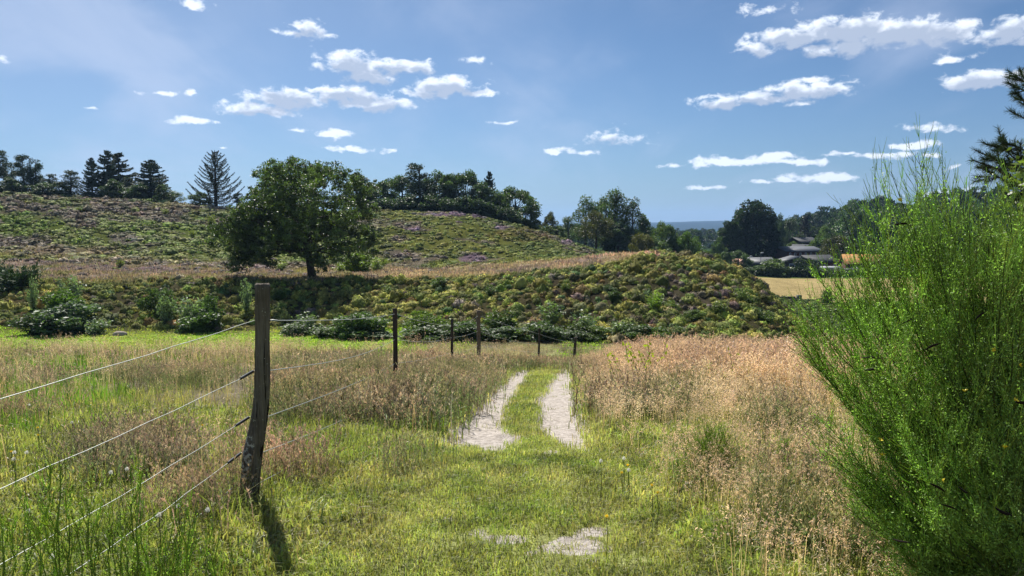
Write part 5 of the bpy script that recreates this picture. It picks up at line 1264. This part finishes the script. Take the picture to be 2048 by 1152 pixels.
# ------------------------------------------------------------------ houses
M_RD = plain('dark_slate', (.045, .047, .052), .75, .3, 2, .3); M_RG = plain('grey_sheet', (.12, .125, .135), .6, .3, 1.5, .2); M_RO = plain('mossy_tiles', (.46, .17, .06), .85, .2, 1.2, .3, col2=(.22, .17, .05))
M_RP = plain('pale_tiles', (.62, .36, .26), .85, .2, 1.5, .2); M_BR = plain('red_brick', (.16, .075, .055), .9, .2, 6, .3); M_WT = plain('white_render', (.72, .72, .70), .8, .2, 2, .1)
M_GLS = plain('window_glass', (.03, .04, .05), .15, .6, 1, .2); M_DW = plain('dark_boards', (.06, .045, .035), .85, .2, 4, .3); M_PALE = plain('pale_sheet', (.34, .35, .36), .7, .3, 2, .1); M_FR = plain('white_frames', (.75, .75, .72), .6, .3, 3, .1)
def house(px, base, Y, w_, d_, wall_h, roof_h, mwall, mroof, label, rz=0.0, over=.4, wins=0, ridge='x', name='house', winh=1.0, band=None, cat='house', chim=False):
    p = at(px, base, Y); root = empty(name, p, label, cat, None, rz)
    mb = MB(); mb.box(-w_/2, w_/2, -d_/2, d_/2, -2.5, wall_h)
    if roof_h > .3:   # gables
        if ridge == 'x':
            for sx in (-w_/2, w_/2-.2): mb.add([(sx, -d_/2, wall_h), (sx, d_/2, wall_h), (sx, 0, wall_h+roof_h-.1), (sx+.2, -d_/2, wall_h), (sx+.2, d_/2, wall_h), (sx+.2, 0, wall_h+roof_h-.1)], [[0, 1, 2, 2], [3, 5, 4, 4], [0, 2, 5, 3], [1, 4, 5, 2]])
        else:
            for sy in (-d_/2, d_/2-.2): mb.add([(-w_/2, sy, wall_h), (w_/2, sy, wall_h), (0, sy, wall_h+roof_h-.1), (-w_/2, sy+.2, wall_h), (w_/2, sy+.2, wall_h), (0, sy+.2, wall_h+roof_h-.1)], [[0, 1, 2, 2], [3, 5, 4, 4], [0, 2, 5, 3], [1, 4, 5, 2]])
    V, F, C = mb.data(); F = F[:, :4]
    me = bpy.data.meshes.new('wall'); me.from_pydata([tuple(v) for v in V], [], [tuple(dict.fromkeys(map(int, f))) for f in F]); me.materials.append(mwall)
    o = bpy.data.objects.new('wall', me); COL.objects.link(o); o.parent = root
    r = MB(); t_ = .16; W2, D2 = w_/2+over, d_/2+over
    if ridge == 'x':
        for s in (-1, 1):
            a = [(-W2, s*D2, wall_h-.05), (W2, s*D2, wall_h-.05), (W2, 0, wall_h+roof_h), (-W2, 0, wall_h+roof_h)]; b = [(x, y, z+t_) for x, y, z in a]
            r.add(a+b, [[0, 1, 2, 3], [4, 7, 6, 5], [0, 4, 5, 1], [1, 5, 6, 2], [2, 6, 7, 3], [3, 7, 4, 0]])
    else:
        for s in (-1, 1):
            a = [(s*W2, -D2, wall_h-.05), (s*W2, D2, wall_h-.05), (0, D2, wall_h+roof_h), (0, -D2, wall_h+roof_h)]; b = [(x, y, z+t_) for x, y, z in a]
            r.add(a+b, [[0, 1, 2, 3], [4, 7, 6, 5], [0, 4, 5, 1], [1, 5, 6, 2], [2, 6, 7, 3], [3, 7, 4, 0]])
    rf = r.build('roof', mroof, root)
    if chim: c = MB(); c.box(w_*.18, w_*.18+.7, -.35, .35, wall_h+roof_h*.6, wall_h+roof_h+.9); c.build('chimney', M_BR, rf)
    for i in range(wins):
        x0 = -w_/2+w_*(i+.5)/wins; ww = min(1.3, w_/wins*.36)
        f = MB(); zc = band if band is not None else wall_h*.55
        f.box(x0-ww/2, x0+ww/2, -d_/2-.06, -d_/2+.02, zc-winh/2, zc+winh/2); fo = f.build('window', M_FR, root)
        g = MB(); g.box(x0-ww/2+.12, x0+ww/2-.12, -d_/2-.10, -d_/2-.063, zc-winh/2+.12, zc+winh/2-.12); g.build('pane', M_GLS, fo)
    return root
house(1588, 530, 203, 9.5, 12, 3.6, 1.0, M_BR, M_RG, 'long brick building with a grey low roof and a row of white windows', rz=.12, wins=7, winh=1.15, band=2.75, name='building', cat='building')
house(1562, 518, 208, 6.0, 8, 2.4, .3, M_DW, M_RD, 'dark flat roofed block on the left of the long brick building', name='building', wins=2, cat='building')
house(1612, 517, 218, 6.5, 7, 2.5, 1.2, M_BR, M_RD, 'dark gabled house behind the long brick building', rz=-.5, wins=2)
house(1604, 502, 236, 6, 8, 2.4, 1.5, M_DW, M_RD, 'small dark roof topmost behind the long brick building', rz=.3, wins=1)
house(1630, 541, 186, 7.5, 7, 2.0, 1.5, M_BR, M_RD, 'brick house with dark slate roof left of the olive domed tree', rz=.35, wins=3)
house(1590, 540, 184, 7, 6, 2.0, 1.1, M_DW, M_RG, 'low dark shed with a grey gable between the two round trees', ridge='y', wins=2, name='shed', cat='shed')
house(1641, 548, 172, 6.5, 5, 1.3, .25, M_DW, M_PALE, 'low shed with a pale flat roof behind the field hedge', name='shed', wins=2, cat='shed')
house(1720, 548, 176, 7.0, 7.5, 2.3, 1.9, M_BR, M_RO, 'brick house with orange mossy tile roof right of the olive domed tree', rz=-.25, wins=2)
house(1489, 538, 190, 5.6, 6, 1.2, 1.1, M_BR, M_RP, 'small house with pale pink tile roof at the edge of the mound', wins=1, winh=.5)
house(1517, 538, 187, 6, 6, 1.3, 1.3, M_DW, M_RG, 'grey roofed outbuilding right of the pale pink roof', rz=.3, wins=1, name='outbuilding', cat='shed')
house(1696, 552, 169, 5.5, 3, 1.1, .4, M_DW, M_RD, 'dark open shed low beside the orange roofed house', name='shed', wins=1, winh=.5, cat='shed')
house(1419, 498, 420, 9, 10, 4.2, .2, M_WT, M_RG, 'white flat roofed building far off between the trees', name='building', wins=3, winh=1.2, cat='building')
house(1350, 498, 700, 26, 12, 5, .3, M_WT, M_RG, 'distant white building on the plain below the blue hills', name='building', wins=5, winh=1.6, cat='building')
def lamp(px, top, base, Y, label):
    p = at(px, base, Y); h = at(px, top, Y).z-p.z; root = empty('street_lamp', p, label, 'street lamp', 'street lamps by the houses')
    mb = MB(); mb.tube([(0, 0, -1), (0, 0, h)], [.07, .05], 6); mb.build('pole', M_RG, root, True); mb = MB(); mb.tube([(-.08, 0, h-.04), (.25, 0, h+.05), (.62, 0, h+.06)], [.07, .14, .06], 8); mb.build('lamp_head', M_WT, root, True)
lamp(1499, 513, 545, 184, 'street lamp above the pale pink roof, shorter of the two'); lamp(1521, 506, 545, 184, 'street lamp right of the grey outbuilding roof, taller of the two')
# low wooden trough at the near edge of the field
def trough():
    p = ground_pt(1583, 112); root = empty('log_pile', p, 'low grey pile of boards at the near edge of the yellow field', 'log pile'); rg = np.random.default_rng(2)
    for i in range(7):
        mb = MB(); y0 = rg.uniform(-.5, .5); z0 = .12+.16*(i//3); x0 = rg.uniform(-1.7, -1.0); mb.tube([(x0, y0, z0), (x0+rg.uniform(1.8, 3.0), y0+.1, z0+.03)], [.12, .11], 7); mb.build('log', M_STAKE2, root, True)
    mb = MB(); mb.box(.9, 1.5, -.3, .3, 0, .75); mb.build('block', M_RG, root)
trough()
# flat stone at the foot of the bank
def stone():
    p = ground_pt(233, 44.6); rg = np.random.default_rng(8); k = 12; V = []; th = np.arange(k)*2*PI/k
    prof = [(.9, -.1), (1.0, .05), (.85, .2), (.5, .28), (.02, .30)]
    for r, z in prof: q = r*(1+.12*np.sin(th*3+1)+rg.normal(0, .04, k)); V.append(np.stack([np.cos(th)*q*.42, np.sin(th)*q*.3, np.full(k, z*.8)], -1))
    V = np.concatenate(V)+np.array(p); i = np.arange(4)[:, None]*k; j = np.arange(k)[None]; j2 = (j+1) % k
    o = put_mesh('stone', V, np.stack([i+j, i+j2, i+k+j2, i+k+j], -1).reshape(-1, 4), plain('pale_stone', (.42, .36, .29), .9, .2, 6, .3, .4), None, None, True); tag(o, 'flat pale stone lying at the foot of the bank', 'stone')
stone()

# ------------------------------------------------------------------ small flowers and seed heads near the viewer
M_FLUFF = foliage('seed_fluff', .5, .8, .1, (1, 1, 1), 3, .1)
def small_plants():
    rg = np.random.default_rng(66)
    def head(rad_, n, tint):
        d = rvec(n, rg); pc = d*rad_*rg.uniform(.5, 1, (n, 1)); v, f = leaves_at(pc, d*2, rad_*.35, rg, .3); return v, f, np.repeat(rg.uniform(.9, 1.1, (n, 1))*np.array([tint]), 4, 0)
    def mk(name, cat, label, group, spots, rad_, tint, matf, h0, partn):
        st = MB(); st.tube([(0, 0, -.02), (.005, 0, .5), (0, 0, .985)], [.0022, .002, .0018], 4, (.10, .16, .04)); sm_ = None; hm = None
        for i, (px, py) in enumerate(spots):
            # place on the ground so that the head shows near the given spot
            Y = 3.0
            for _ in range(40):
                g = ground_pt(px, Y); hgt = h0*(1+.3*((i*37) % 7-3)/7); q = proj(np.array([g.x]), np.array([g.y]), np.array([g.z+hgt]))[1][0]
                Y += (q-py)*Y*Y/1600/2.2*.6
                Y = min(max(Y, 2.4), 34)
            root = empty(name, g, label, cat, group)
            if sm_ is None:
                sm_ = st.build('stem', M_GRASS, root); mbh = MB(); mbh.add(*head(rad_, 150, tint)); hm = mbh.build(partn, matf, root)
                a, b = sm_, hm
            else:
                a, b = sm_.copy(), hm.copy(); COL.objects.link(a); COL.objects.link(b); a.parent = root; b.parent = root
            a.scale = (1, 1, hgt); b.location = (0, 0, hgt)
    mk('dandelion_clock', 'seed head', 'round white dandelion seed head standing in the grass', 'dandelion seed heads in the grass',
       [(33,1022),(78,1113),(10,905),(35,905),(238,938),(300,1030),(1205,922),(1262,940),(1252,917),(885,795),(812,700),(45,810),(130,845),(400,1020),(8,918),(340,1012),(28,960),(205,945)], .011, (.75, .74, .68), M_FLUFF, .24, 'seed_head')
    mk('yellow_flower', 'flower', 'small yellow flower head on a thin stem in the grass', 'small yellow flowers in the grass',
       [(425,697),(4,903),(395,850),(60,855),(1248,945),(1260,930),(1218,1032),(265,920),(1322,985),(60,870),(1310,970),(390,877),(225,725)], .008, (.80, .55, .03), M_GRASS, .20, 'flower_head')
small_plants()

# ------------------------------------------------------------------ air
def haze():
    m, t, o = new_mat('haze'); v = t.n('ShaderNodeVolumePrincipled'); v.inputs['Color'].default_value = (.38, .62, 1.0, 1); v.inputs['Density'].default_value = 1.3e-4
    v.inputs['Anisotropy'].default_value = .35; t.l(v.outputs[0], o.inputs['Volume'])
    mb = MB(); mb.box(-9600, 9600, -9600, 9600, -140, 190); ob = mb.build('haze', m); tag(ob, kind='stuff'); ob.data.materials[0].cycles.homogeneous_volume = True if hasattr(ob.data.materials[0].cycles, 'homogeneous_volume') else True
HAZE = True
if HAZE: haze()
